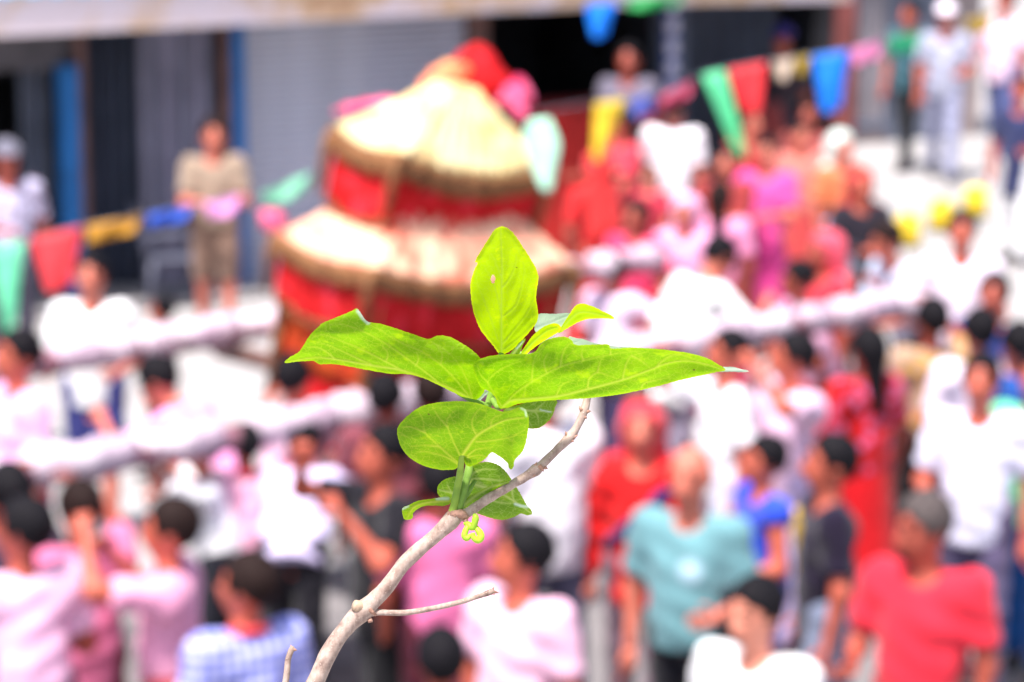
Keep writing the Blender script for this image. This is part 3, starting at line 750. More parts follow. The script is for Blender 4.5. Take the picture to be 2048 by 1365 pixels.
PEACH = clothcol('peach_silk', [(.34, lin((224, 112, 88))), (.46, lin((238, 164, 138))), (.57, lin((246, 208, 172))), (.7, lin((230, 130, 122)))], 5.5)
TRIM = clothcol('gold_brocade', [(.35, lin((96, 58, 38))), (.55, lin((146, 102, 66))), (.72, lin((112, 74, 50)))], 16, .6)
VAL = clothcol('red_valance_cloth', [(.34, lin((176, 20, 24))), (.55, lin((214, 34, 38))), (.7, lin((228, 70, 90)))], 6)
ORG = clothcol('orange_cloth', [(.4, lin((196, 60, 30))), (.6, lin((224, 90, 36)))], 7)
REDC = clothcol('scarlet_cloth', [(.35, lin((170, 14, 20))), (.6, lin((202, 24, 30))), (.78, lin((222, 70, 84)))], 8)
PINKC = clothcol('pink_cloth', [(.35, lin((214, 40, 92))), (.6, lin((240, 110, 150)))], 8)

def tier(off, ze, a, b, a1, b1, rise, sag, bulge, roofmat, band, val, roofname, pw):
    K = 28
    def ring(t, drop=0.0, out=0.0):
        """points round the four sides at height fraction t"""
        P = []
        aa, bb = a + (a1 - a) * t + out, b + (b1 - b) * t + out
        cs = [(-aa, -bb), (aa, -bb), (aa, bb), (-aa, bb)]
        for s in range(4):
            p, q = np.array(cs[s]), np.array(cs[(s + 1) % 4]); nrm = np.array([(q - p)[1], -(q - p)[0]]); nrm = nrm / np.linalg.norm(nrm)
            for k in range(K):
                u = k / K; w_ = math.sin(math.pi * u) * (1 - t) * (1 if s % 2 == 0 else .25)
                xy = p + (q - p) * u + nrm * bulge * w_
                z = ze + rise * (t ** pw) - sag * w_ + .03 * (1 - t) ** 3 * (1 - math.sin(math.pi * u)) - drop
                pl = (.014 * math.sin(k * 2 * math.pi / 3.5) + .010 * math.sin(k * 2.9 + t * 23)) * (1 - .4 * t)
                P.append((xy[0] + off[0] + nrm[0] * pl, xy[1] + off[1] + nrm[1] * pl, z + pl * .6))
        return P
    rows = [ring(t) for t in np.linspace(0, 1, 9)]
    G = [r + [r[0]] for r in rows]
    m = MB(); m.sheet(np.array(G), .012)
    top = rows[-1]; n0_ = len(m.v); c = np.mean(top, axis=0)
    m.add(list(top) + [tuple(c + (0, 0, .01))], [(i, (i + 1) % len(top), len(top)) for i in range(len(top))])
    roof = m.build(roofname, roofmat, pal, True)
    for s in range(4):
        idx = [(s * K + k) % (4 * K) for k in range(K + 1)]
        e0, e1 = ring(0, -.005, .012), [(p_[0], p_[1], p_[2] - .022 * abs(math.sin(q_ * 1.35))) for q_, p_ in enumerate(ring(0, band, .016))]
        m = MB(); m.sheet([[np.array(e0[i]) * (1 - t) + np.array(e1[i]) * t for t in np.linspace(0, 1, 4)] for i in idx], .016)
        m.build('eave_trim', TRIM, pal, True)
        v0, v1 = ring(0, band - .01, -.01), ring(0, band + val, -.03)
        m = MB(); G = []
        for q, i in enumerate(idx):
            lo_ = np.array(v1[i]) + (0, 0, .035 * abs(math.sin(q * math.pi / 4)))
            col = []
            for t in np.linspace(0, 1, 6):
                p = np.array(v0[i]) * (1 - t) + lo_ * t
                f_ = .022 * t * math.sin(q * 1.9); d_ = np.array([p[0] - off[0], p[1] - off[1], 0]); d_ /= np.linalg.norm(d_)
                col.append(p + d_ * f_)
            G.append(col)
        m.sheet(G, .006); va = m.build('valance', VAL, pal, True)
        fr = MB(); fr.tube([c_[-1] for c_ in G], .014, 6); fr.build('gold_fringe', TRIM, va, True)
    for s in range(4):
        p = np.array(ring(0)[s * K]); d_ = np.array([p[0] - off[0], p[1] - off[1], 0]); d_ /= np.linalg.norm(d_)
        m = MB(); m.tube([p + d_ * .02, p + d_ * .03 - (0, 0, .1), p + d_ * .02 - (0, 0, band + val * .8)], [.022, .03, .02], 8)
        m.build('corner_tassel', TRIM, pal, True)
ZL, ZU = hC(500), hC(292)
oU = loc_off(.10); before = set(pal.children)
tier(loc_off(.02), ZL, .72, .40, .40, .22, .27, .07, .03, PEACH, .10, .28, 'lower_roof', 1.05)
lowset = set(pal.children) - before
tier(oU, ZU, .53, .27, .09, .06, .36, .06, .02, CREAM, .11, .31, 'upper_roof', 1.0)
# bodies under the roofs
MB().box((oU[0] - .36, oU[1] - .17, ZL + .2), (oU[0] + .36, oU[1] + .17, ZU - .02), bev=.02).build('upper_body', VAL, pal)
m = MB(); m.box((-.58, -.34, .8), (.58, .34, ZL - .1), bev=.02); m.build('lower_body', REDC, pal)
for sx, sy in ((-1, -1), (1, -1), (1, 1), (-1, 1)):
    MB().tube([(sx * .62, sy * .38, .8), (sx * .62, sy * .38, ZL + .04)], .03, 10).build('corner_post', TRIM, pal, True)
MB().box((-.68, -.42, .68), (.68, .42, .795), bev=.02).build('platform', WOOD, pal)
m = MB(); m.sheet([[(-.60, -.36 + .72 * i / 8 , ZL - .14 - .5 * j / 5 - .04 * abs(math.sin(i * 1.3)) * j / 5) for j in range(6)] for i in range(9)], .01); m.build('side_drape', ORG, pal, True)
m = MB(); m.sheet([[(-.62 + 1.24 * i / 16, -.365 - .015 * math.sin(i * 2.1), ZL - .3 - .55 * j / 5 - .03 * abs(math.sin(i * 1.3)) * j / 5) for j in range(6)] for i in range(17)], .01); m.build('side_drape', REDC, pal, True)
from mathutils import Matrix
AXIS = Vector((lx[1], ly[1], 0))                     # it sways to one side on the bearers' shoulders
def sway(deg, pv): return Matrix.Translation(Vector(pv)) @ Matrix.Rotation(rad(deg), 4, AXIS) @ Matrix.Translation(-Vector(pv))
TL, TU = sway(8.5, (0, 0, ZL)), sway(13, (oU[0], oU[1], ZU))
for o in pal.children:
    if o not in before: o.matrix_local = TU if (o not in lowset and o.name.split('.')[0] in ('upper_roof', 'eave_trim', 'valance', 'corner_tassel', 'upper_body')) else TL
# carrying beams wrapped in white cloth, joined to the platform by cross bars
WRAP = clothcol('white_wrap_cloth', [(.35, lin((188, 164, 178))), (.6, lin((222, 206, 216)))], 9)
WRAP2 = clothcol('mauve_wrap_cloth', [(.35, lin((160, 134, 152))), (.6, lin((200, 180, 194)))], 9)
LOG = clothcol('rose_bound_pole', [(.35, lin((112, 74, 84))), (.6, lin((150, 104, 116)))], 9)
def wrapmesh(seed):
    rn = random.Random(seed); m = MB(); L = rn.uniform(.20, .40)
    P = [(x, rn.uniform(-.008, .008), rn.uniform(-.004, .008)) for x in np.linspace(-L / 2, L / 2, 7)]
    m.tube(P, [.062] + [.082 + rn.uniform(-.015, .016) for _ in range(5)] + [.062], 14, jit=.1)
    me = mesh('cloth_wrap', m.v, m.f); me.materials.append(WRAP if seed % 3 else WRAP2); return me
WM = [wrapmesh(k) for k in range(7)]
for yy, x0, x1 in ((-gap / 2, -4.4, 3.0), (gap / 2, -4.4, 2.75)):
    m = MB(); m.tube([(x, yy, HB + .012 * math.sin(x * 1.3)) for x in np.linspace(x0, x1, 40)], .066, 12)
    bm_ = m.build('carrying_beam', LOG, pal, True)
    for k in range(int((x1 - x0) / .295)):
        x = x0 + .15 + k * .295 + random.uniform(-.07, .07)
        o = link('cloth_wrap', WM[(k * 5 + 3) % 7], None, bm_); o.location = (x, yy, HB + .012 * math.sin(x * 1.3) + .02); o.rotation_euler = (k * 1.7, 0, random.uniform(-.2, .2))
for x in (-.5, .5):
    MB().tube([(x, -gap / 2 - .2, HB - .14), (x, gap / 2 + .2, HB - .14)], .055, 10).build('cross_bar', WOOD, pal, True)
# cloth heaped on the crown
def bundle(name, parts, mat, res=.016, k=.05, wr=.012):
    P = np.array([p[0] for p in parts]); R_ = np.array([p[1] for p in parts])
    def fn(X):
        d = usm([ellip(X, c, r) for c, r in parts], k)
        return d + wr * np.sin(X[:, 0] * 40 + X[:, 2] * 25) * np.sin(X[:, 1] * 45 - X[:, 2] * 20)
    v, f = surfnet(fn, (P - R_).min(0) - .03, (P + R_).max(0) + .03, res)
    return link(name, mesh(name, v, f), mat, pal)
def tp(px, py, back=0.0):
    """a point on the palanquin's middle plane, in its own axes"""
    P = at_depth(px, py, ZC + back) - ctr; return np.array([P @ lx, P @ ly, at_depth(px, py, ZC + back)[2]])
bundle('crown_cloth', [(tp(958, 128), (.10, .10, .09)), (tp(965, 160), (.13, .12, .10)), (tp(930, 122), (.065, .07, .04)), (tp(990, 172), (.10, .1, .07)), (tp(956, 112), (.06, .06, .055))], REDC)
bundle('crown_scarf', [(tp(905, 142, -.1), (.09, .08, .05)), (tp(880, 165, -.12), (.09, .08, .05)), (tp(855, 190, -.14), (.08, .07, .045)), (tp(838, 205, -.14), (.06, .06, .035))], clothcol('orange_pink_silk', [(.35, lin((236, 96, 100))), (.55, lin((244, 160, 90))), (.7, lin((246, 190, 130)))], 9))
bundle('crown_flowers', [(tp(1034, 172, -.05), (.055, .05, .045)), (tp(1044, 190, -.05), (.045, .05, .045)), (tp(1022, 198, -.08), (.06, .06, .04)), (tp(1044, 226, -.12), (.055, .05, .03))], PINKC, wr=.02)
bundle('ridge_cloth', [(tp(705, 222, .05), (.07, .06, .02)), (tp(745, 214, .05), (.09, .06, .02)), (tp(785, 206, .05), (.07, .06, .02))], PINKC)
bundle('yellow_tassel', [(tp(752, 318, -.25), (.05, .05, .045)), (tp(756, 336, -.25), (.04, .04, .04))], surf('yellow_cloth', lin((236, 186, 60)), .1, 9, .8, .2))
bundle('corner_rosette', [(tp(540, 438, .25), (.06, .06, .06)), (tp(552, 452, .25), (.05, .05, .045))], PINKC, wr=.02)
q = [tp(1058, 246, -.42), tp(1098, 236, -.42), tp(1122, 290, -.42), tp(1098, 384, -.42)]
G = []
for i in range(10):
    u = i / 9
    l_ = spline([tp(1058, 244, -.45), tp(1052, 280, -.46), tp(1072, 335, -.44), tp(1088, 384, -.45)], 10)[i]
    r_p = spline([tp(1096, 236, -.40), tp(1124, 285, -.42), tp(1120, 330, -.43), tp(1106, 384, -.45)], 10)[i]
    G.append([l_ + (r_p - l_) * t + ly * .02 * math.sin(t * 6 + u * 3) for t in np.linspace(0, 1, 7)])
m = MB(); m.sheet(G, .004); m.build('hanging_scarf', clothcol('mint_silk', [(.35, lin((140, 214, 180))), (.65, lin((190, 240, 214)))], 5), pal, True)

# ------------------------------------------------------------------ bunting
def pennmat(c):
    m, n, b = newmat('pennant_paper'); col = lin(c)
    b.inputs['Base Color'].default_value = (*col, 1); b.inputs['Roughness'].default_value = .6
    x = noise(n, 12, 4); r = ramp(n, x.outputs['Fac'], [(.3, tuple(k * .85 for k in col)), (.7, tuple(min(1, k * 1.1) for k in col))])
    n.links.new(r.outputs[0], b.inputs['Base Color'])
    t = n.nodes.new('ShaderNodeBsdfTranslucent'); n.links.new(r.outputs[0], t.inputs[0])
    mx = n.nodes.new('ShaderNodeMixShader'); mx.inputs[0].default_value = .35
    n.links.new(b.outputs[0], mx.inputs[1]); n.links.new(t.outputs[0], mx.inputs[2]); n.links.new(mx.outputs[0], n.nodes['Material Output'].inputs[0]); return m
PM = {}
def bunting(label, pts, flags, Z):
    base = at_depth(*pts[0], Z); root = thing('bunting', label, 'bunting', tuple(base))
    S = spline([at_depth(x, y, Z) - base for x, y in pts], 90)
    m = MB(); m.tube(S, .004, 5); m.build('string', STEEL_D, root)
    for k, (tl, tr, tip, c, tw) in enumerate(flags):
        if c not in PM: PM[c] = pennmat(c)
        a, b_, e = [at_depth(x, y, Z) - base for x, y in (tl, tr, tip)]
        hw_ = (b_ - a) / 2 * tw; G = []
        for i in range(9):
            u = i / 8; l_ = a + (e - hw_ - a) * u; r_p = b_ + (e + hw_ - b_) * u
            rowp = []
            for j in range(7):
                p = l_ + (r_p - l_) * j / 6
                p = p + np.array([0, 1, 0]) * (.035 * math.sin(j * 1.1 + u * 2.4 + k) * u) - np.array([0, 0, 1]) * (.012 * math.sin(math.pi * j / 6) if i == 8 else 0)
                rowp.append(p)
            G.append(rowp)
        mb = MB(); mb.sheet(G, .0015); mb.build('pennant', PM[c], root, True)
bunting('long string of coloured pennants slanting across the street behind the palanquin',
    [(-140, 535), (0, 492), (165, 452), (290, 430), (390, 408), (520, 386), (640, 332), (720, 300), (1000, 240), (1180, 206), (1320, 192), (1400, 150), (1530, 124), (1620, 111), (1700, 98), (1850, 58), (2000, 20), (2160, -20)],
    [((-18, 498), (50, 478), (18, 668), (120, 226, 180), .25), ((60, 478), (166, 450), (116, 578), (236, 70, 78), .45),
     ((172, 452), (288, 428), (222, 474), (206, 150, 40), .8), ((296, 430), (392, 406), (336, 446), (46, 96, 210), .8),
     ((408, 406), (482, 390), (444, 432), (252, 176, 236), .7), ((522, 386), (622, 346), (572, 398), (150, 224, 190), .8),
     ((1190, 204), (1254, 196), (1196, 318), (244, 214, 50), .35), ((1256, 198), (1312, 190), (1284, 232), (96, 110, 200), .7),
     ((1318, 192), (1388, 160), (1350, 205), (210, 80, 116), .8), ((1404, 150), (1450, 140), (1486, 318), (100, 220, 160), .35),
     ((1456, 140), (1532, 124), (1502, 226), (240, 56, 64), .5), ((1546, 122), (1588, 116), (1566, 158), (214, 196, 176), .6),
     ((1590, 116), (1622, 111), (1604, 146), (186, 156, 50), .7), ((1624, 110), (1700, 98), (1662, 222), (10, 140, 250), .5),
     ((1700, 98), (1768, 78), (1732, 122), (232, 140, 190), .7), ((1776, 76), (1842, 58), (1808, 104), (30, 160, 112), .7),
     ((1930, 38), (1986, 24), (1958, 64), (180, 150, 60), .7)], 19.4)
bunting('short high string with blue and green pennants in front of the awning',
    [(880, 32), (1000, 22), (1170, 8), (1260, 0), (1400, -10), (1700, -34), (2160, -80)],
    [((1170, 6), (1234, 2), (1198, 74), (0, 140, 250), .45), ((1244, -2), (1370, -12), (1308, 14), (40, 180, 90), .8)], 19.0)

# ------------------------------------------------------------------ small things in the street
YEL = surf('yellow_paint', lin((240, 206, 50)), .12, 6, .6, .2); 
for px_, py_ in ((1815, 492), (1882, 462), (1950, 434)):
    p = at_height(px_, py_, 0)
    t = thing('bollard', 'stubby yellow round-topped bollard on the pale open ground', 'bollard', tuple(p), 0, 'yellow bollards in a row')
    m = MB(); n = 16
    prof_ = [(.11, .02), (.118, .1), (.118, .2), (.108, .25), (.08, .285), (.04, .30), (.005, .303)]
    v = [(r_q * math.cos(2 * math.pi * k / n), r_q * math.sin(2 * math.pi * k / n), z) for r_q, z in prof_ for k in range(n)]
    f = [(i * n + k, i * n + (k + 1) % n, (i + 1) * n + (k + 1) % n, (i + 1) * n + k) for i in range(len(prof_) - 1) for k in range(n)] + [tuple(range(n - 1, -1, -1))]
    m.add(v, f); m.build('post', YEL, t, True)
    m = MB(); m.tube([(0, 0, 0.0), (0, 0, .019)], .14, 16); m.build('base', BLACKRUB, t)
p = at_height(350, 612, 0)
GP = surf('grey_plastic', lin((92, 94, 110)), .06, 5, .45, .05)
ch = thing('chair', 'grey plastic chair standing at the foot of the shutters', 'chair', tuple(p), rad(12))
MB().box((-.21, -.21, .40), (.22, .21, .43), bev=.012).build('seat', GP, ch)
m = MB(); m.sheet([[(-.22 - .10 * i / 6 - .02 * math.sin(math.pi * j / 6), -.2 + .4 * j / 6, .43 + .42 * i / 6) for j in range(7)] for i in range(7)], .014); m.build('backrest', GP, ch, True)
for sx in (-1, 1):
    for sy in (-1, 1):
        MB().tube([(sx * .19, sy * .18, .40), (sx * .225, sy * .21, 0)], [.024, .018], 8).build('leg', GP, ch, True)
    MB().tube([(-.25, sx * .21, .62), (.0, sx * .225, .63), (.17, sx * .215, .6), (.19, sx * .205, .43)], .018, 8).build('armrest', GP, ch, True)
# plate carried by the woman in coral red
p = at_depth(1212, 352, (at_height(1248, 218, 1.56) - CAM) @ FWD - .35)
m = MB(); m.tube([p + (0, 0, z) for z in (0, .008, .03, .034)], [.06, .08, .115, .118], 20)
pl = m.build('plate', surf('cream_enamel', lin((240, 214, 170)), .08, 9, .4, .05), None, True)
tag(pl, 'round cream plate held in front of the coral red top', 'plate')

# persons' helper ground for the raised shop floor
MB().box((W.u(975), -0.45, 0.0), (W.u(1660), 0.12, 0.25), bev=.01).build('shop_step', surf('dark_cement', (0.10, 0.095, 0.1), .15, 3, .9, .3), shop)

# ------------------------------------------------------------------ the twig in focus
ZT = 1.30; PXM = ZT / F                      # metres per photograph pixel at the twig
tw_base = at_depth(560, 1500, ZT)
twig = thing('leafy_twig', 'grey-brown twig with bright yellow-green leaves rising in front of the procession', 'twig', tuple(tw_base))
def tpt(px, py, dz=0.0): return at_depth(px, py, ZT + dz * PXM) - tw_base

def leaf_mat(name, c_lo, c_hi, vein, pale, trans, yellow=None):
    m, n, b = newmat(name); L = n.links
    def attr(nm):
        a = n.nodes.new('ShaderNodeAttribute'); a.attribute_name = nm; return a.outputs['Fac']
    def mix(fac, A, B, mode='MIX'):
        k = n.nodes.new('ShaderNodeMix'); k.data_type = 'RGBA'; k.blend_type = mode
        if isinstance(fac, float): k.inputs['Factor'].default_value = fac
        else: L.new(fac, k.inputs['Factor'])
        for s_, v_ in (('A', A), ('B', B)):
            if isinstance(v_, tuple): k.inputs[s_].default_value = (*v_, 1)
            else: L.new(v_, k.inputs[s_])
        return k.outputs['Result']
    x = noise(n, 55, 5, rough=.6); base = ramp(n, x.outputs['Fac'], [(.32, c_lo), (.64, c_hi)]).outputs[0]
    y = noise(n, 130, 3); yr = ramp(n, y.outputs['Fac'], [(.60, (0, 0, 0)), (.70, (1, 1, 1))]).outputs[0]
    xm = n.nodes.new('ShaderNodeMath'); xm.operation = 'MULTIPLY'; xm.inputs[1].default_value = .55; L.new(yr, xm.inputs[0])
    base = mix(xm.outputs[0], base, yellow or tuple(min(1, k * q) for k, q in zip(c_hi, (1.7, 1.3, 1.0))))
    tc = n.nodes.new('ShaderNodeTexCoord')
    hs = []
    for scale, th, st in ((330, .06, .42), (900, .10, .22)):
        vo = n.nodes.new('ShaderNodeTexVoronoi'); vo.feature = 'DISTANCE_TO_EDGE'; vo.inputs['Scale'].default_value = scale
        wn = noise(n, scale * .8, 2); ad = n.nodes.new('ShaderNodeMix'); ad.data_type = 'RGBA'; ad.blend_type = 'LINEAR_LIGHT'; ad.inputs['Factor'].default_value = .0012
        L.new(tc.outputs['Object'], ad.inputs['A']); L.new(wn.outputs['Color'], ad.inputs['B']); L.new(ad.outputs['Result'], vo.inputs['Vector'])
        r = ramp(n, vo.outputs['Distance'], [(0.0, (1, 1, 1)), (th, (0, 0, 0))]).outputs[0]
        mm = n.nodes.new('ShaderNodeMath'); mm.operation = 'MULTIPLY'; mm.inputs[1].default_value = st; L.new(r, mm.inputs[0])
        base = mix(mm.outputs[0], base, vein); hs.append(r)
    vm = n.nodes.new('ShaderNodeMath'); vm.operation = 'MULTIPLY'; vm.inputs[1].default_value = .95; L.new(attr('vein'), vm.inputs[0])
    base = mix(vm.outputs[0], base, vein)
    rim = n.nodes.new('ShaderNodeMath'); rim.operation = 'MULTIPLY'; rim.inputs[1].default_value = .45; L.new(attr('rim'), rim.inputs[0])
    base = mix(rim.outputs[0], base, tuple(min(1, k * q) for k, q in zip(c_hi, (1.9, 1.35, 1.6))))
    sp_ = n.nodes.new('ShaderNodeTexVoronoi'); sp_.inputs['Scale'].default_value = 95; L.new(tc.outputs['Object'], sp_.inputs['Vector'])
    sr = ramp(n, sp_.outputs['Distance'], [(.035, (.8, .8, .8)), (.06, (0, 0, 0))]).outputs[0]
    base = mix(sr, base, (.10, .07, .02))
    base = mix(attr('pale'), base, pale)
    L.new(base, b.inputs['Base Color']); b.inputs['Roughness'].default_value = .55; b.inputs['Specular IOR Level'].default_value = .18
    bm = n.nodes.new('ShaderNodeBump'); bm.inputs['Strength'].default_value = .35; bm.inputs['Distance'].default_value = .0006; bm.invert = True
    L.new(hs[0], bm.inputs['Height']); L.new(bm.outputs[0], b.inputs['Normal'])
    t = n.nodes.new('ShaderNodeBsdfTranslucent'); hsv = n.nodes.new('ShaderNodeHueSaturation'); hsv.inputs['Saturation'].default_value = 1.12; hsv.inputs['Value'].default_value = 1.5
    L.new(base, hsv.inputs['Color']); L.new(hsv.outputs[0], t.inputs[0])
    mx = n.nodes.new('ShaderNodeMixShader'); mx.inputs[0].default_value = trans
    L.new(b.outputs[0], mx.inputs[1]); L.new(t.outputs[0], mx.inputs[2]); L.new(mx.outputs[0], n.nodes['Material Output'].inputs[0])
    return m
PALE = (.46, .56, .42)
LM_T = leaf_mat('young_leaf', (.34, .52, .003), (.46, .64, .004), (.42, .56, .09), PALE, .55)
LM_L = leaf_mat('mid_leaf', (.15, .34, .003), (.25, .47, .004), (.44, .53, .09), PALE, .52)
LM_M = leaf_mat('broad_leaf', (.12, .27, .005), (.19, .36, .006), (.42, .46, .08), PALE, .48)
LM_D = leaf_mat('dark_green_leaf', (.09, .20, .010), (.15, .29, .012), (.40, .48, .14), PALE, .42)  # darker green of the lower and small leaves

def segdist(P, line):
    """distance of points P to a polyline, and position along it"""
    best = np.full(len(P), 1e9); along = np.zeros(len(P)); acc = 0.0; tot = sum(np.linalg.norm(line[i + 1] - line[i]) for i in range(len(line) - 1))
    for i in range(len(line) - 1):
        a, b = line[i], line[i + 1]; d = b - a; l2 = d @ d + 1e-9
        t = np.clip(((P - a) @ d) / l2, 0, 1); q = np.linalg.norm(P - a - t[:, None] * d, axis=1)
        m = q < best; best[m] = q[m]; along[m] = (acc + t[m] * math.sqrt(l2)) / tot; acc += math.sqrt(l2)
    return best, along
def inside(P, poly):
    r = np.zeros(len(P), bool); j = len(poly) - 1
    for i in range(len(poly)):
        a, b = poly[i], poly[j]
        c = ((a[1] > P[:, 1]) != (b[1] > P[:, 1]))
        with np.errstate(divide='ignore', invalid='ignore'):
            x = (b[0] - a[0]) * (P[:, 1] - a[1]) / (b[1] - a[1] + 1e-12) + a[0]
        r ^= c & (P[:, 0] < x); j = i
    return r
def leaf(name, outline, midrib, veins, mat, z=(0, 0, 0), cup=0.0, curl=0.0, wave=3.0, pale=None, hole=None, step=2.6, vw=1.75, mw=3.2, th=1.2, parent=None, tooth=.5, ty=1.25):
    O = np.array(outline, float); closed = np.vstack([O, O[:1]])
    per = np.linalg.norm(np.diff(closed, axis=0), axis=1).sum(); nb = int(per / step)
    S = spline(np.vstack([O[-1:], closed, O[1:2]]), 6 * nb)      # smooth closed outline
    d0_ = np.linalg.norm(S - O[0], axis=1); i0 = int(np.argmin(d0_[:len(S) // 2])); i1 = len(S) // 2 + int(np.argmin(d0_[len(S) // 2:]))
    B = spline(S[i0:i1 + 1], nb + 1)[:-1]
    B = B + np.random.uniform(-tooth, tooth, B.shape)
    lo, hi = B.min(0), B.max(0)
    gx, gy = np.meshgrid(np.arange(lo[0], hi[0], step), np.arange(lo[1], hi[1], step * .87)); gx = gx + (np.arange(gx.shape[0]) % 2)[:, None] * step / 2
    Gp = np.stack([gx.ravel(), gy.ravel()], 1) + np.random.uniform(-.25, .25, (gx.size, 2))
    Gp = Gp[inside(Gp, B)]; bd, _ = segdist(Gp, np.vstack([B, B[:1]])); Gp = Gp[bd > step * .6]
    n = len(B); allp = np.vstack([B, Gp])
    vs, es, fs, *_ = delaunay_2d_cdt([Vector(p) for p in allp], [(i, (i + 1) % n) for i in range(n)], [list(range(n))], 1, 1e-4)
    P = np.array([[v.x, v.y] for v in vs])
    M = spline(midrib, 40); dm, al = segdist(P, M)
    vein = np.exp(-(dm / (mw * (1.1 - .75 * al))) ** 2)
    dv = np.full(len(P), 1e9)
    for k in veins:
        q, a_ = segdist(P, spline(k, 24)); vein = np.maximum(vein, (.95 - .45 * a_) * np.exp(-(q / (vw * (1.05 - .5 * a_))) ** 2)); dv = np.minimum(dv, q)
    be, _ = segdist(P, np.vstack([B, B[:1]])); rim = np.exp(-(be / 2.6) ** 2)
    # depth: plane + fold about the midrib + roll + waves, with quilting between the veins
    tg = M[-1] - M[0]; nrm = np.array([-tg[1], tg[0]]) / (np.linalg.norm(tg) + 1e-9)
    sgn = np.sign((P - M[0]) @ nrm)
    z_ = z[0] + z[1] * al + z[2] * (dm * sgn) / 100 + cup * dm / 10 + curl * (dm / 40) ** 2 + wave * np.sin(al * 11 + dm * .05) * np.clip(dm / 40, 0, 1.5)
    z_ += ty * (P[:, 1] - M[0][1])
    z_ += -2.2 * vein + np.where(len(veins) > 0, -3.0 * np.clip(np.minimum(dv, dm) / 16, 0, 1), 0) * np.clip(be / 8, 0, 1)
    ok = None
    if hole is not None:
        hc, hr = np.array(hole[0]), np.array(hole[1]); cen = np.array([P[list(f)].mean(0) for f in fs]); ok = np.linalg.norm((cen - hc) / hr, axis=1) > 1
        fs = [f for f, k in zip(fs, ok) if k]
    V3 = np.array([tpt(p[0], p[1], zz) for p, zz in zip(P, z_)])
    me = mesh(name, V3, [f[::-1] for f in fs])
    pa = np.zeros(len(P))
    if pale is not None:
        for line, wd in pale:
            q, _ = segdist(P, np.array(line, float)); pa = np.maximum(pa, np.clip(1.25 - q / wd, 0, 1))
    if pale == []: pa[:] = 1
    for nm, arr in (('vein', vein), ('rim', rim), ('pale', pa)):
        at_ = me.attributes.new(nm, 'FLOAT', 'POINT'); at_.data.foreach_set('value', arr.astype(np.float32))
    o = link(name, me, mat, parent or twig)
    return o
def c1(L): return [(550 + x / 3.592, 440 + y / 3.592) for x, y in L]
def c2(L): return [(900 + x / 3.303, 440 + y / 3.303) for x, y in L]
def c3(L): return [(780 + x / 4.136, 780 + y / 4.136) for x, y in L]

# upright leaf
leaf('leaf', [(1003, 709), (996, 706), (988, 694), (973, 676), (960, 658), (950, 634), (944, 609), (941, 582), (942, 561), (949, 540), (955, 527), (950, 523), (960, 505), (976, 479), (988, 461), (1000, 454), (1008, 454), (1017, 458), (1027, 467), (1042, 488), (1060, 516), (1073, 539), (1077, 558), (1074, 576), (1072, 597), (1075, 616), (1076, 637), (1069, 652), (1051, 673), (1033, 693), (1011, 708)],
     [(1003, 709), (1003, 660), (1003, 600), (1004, 540), (1003, 500), (1001, 457)],
     [c2(k) for k in ([(320, 800), (265, 640), (220, 520), (185, 430), (170, 350)], [(335, 600), (300, 460), (262, 370), (225, 300)], [(348, 820), (430, 720), (500, 630), (545, 540), (560, 470)],
      [(350, 640), (430, 570), (470, 460), (490, 340), (482, 280)], [(345, 450), (400, 380), (432, 300), (440, 230)], [(340, 380), (300, 280), (270, 220)], [(318, 860), (230, 740), (180, 640), (160, 560)], [(355, 860), (480, 760), (550, 690)])],
     LM_T, z=(18, 34, 0), cup=-1.2, curl=3, wave=4, hole=((986, 559), (4.2, 8.5)), ty=1.05)
# long left leaf
leaf('leaf', c1([(1420, 1300), (1300, 1250), (1180, 1190), (1050, 1132), (930, 1107), (830, 1107), (680, 1082), (520, 1052), (420, 1037), (320, 1037), (270, 1014), (150, 1021), (68, 1027), (110, 985), (165, 955), (200, 910), (250, 830), (325, 757), (330, 748), (430, 705), (540, 660), (587, 638), (618, 672), (662, 730), (750, 745), (850, 775), (1000, 825), (1100, 857), (1170, 832), (1250, 840), (1330, 880), (1420, 940), (1480, 1005), (1520, 1120), (1500, 1240)]),
     c1([(1430, 1300), (1300, 1230), (1180, 1178), (920, 1085), (700, 1048), (420, 1000), (270, 992), (80, 1022)]),
     [c1(k) for k in ([(1400, 1275), (1300, 1150), (1190, 1040), (1060, 950), (900, 880), (750, 790), (690, 760)], [(1180, 1172), (1050, 1070), (900, 960), (780, 880), (650, 810), (550, 770), (450, 745), (390, 755)],
      [(920, 1085), (780, 1010), (640, 940), (500, 880), (400, 840), (330, 825), (265, 850)], [(700, 1045), (560, 980), (450, 930), (370, 895), (300, 880)], [(430, 1000), (370, 950), (300, 915), (235, 918)],
      [(1420, 1285), (1370, 1130), (1300, 1010), (1200, 920), (1120, 880)], [(1190, 1040), (1200, 960), (1150, 890)], [(1010, 1050), (1030, 1000), (1010, 930)], [(800, 1010), (810, 960), (770, 900)])],
     LM_L, z=(0, 95, 0), cup=-1.5, curl=5, wave=6, pale=[(c1([(600, 655), (630, 700), (668, 736)]), 5.5)])
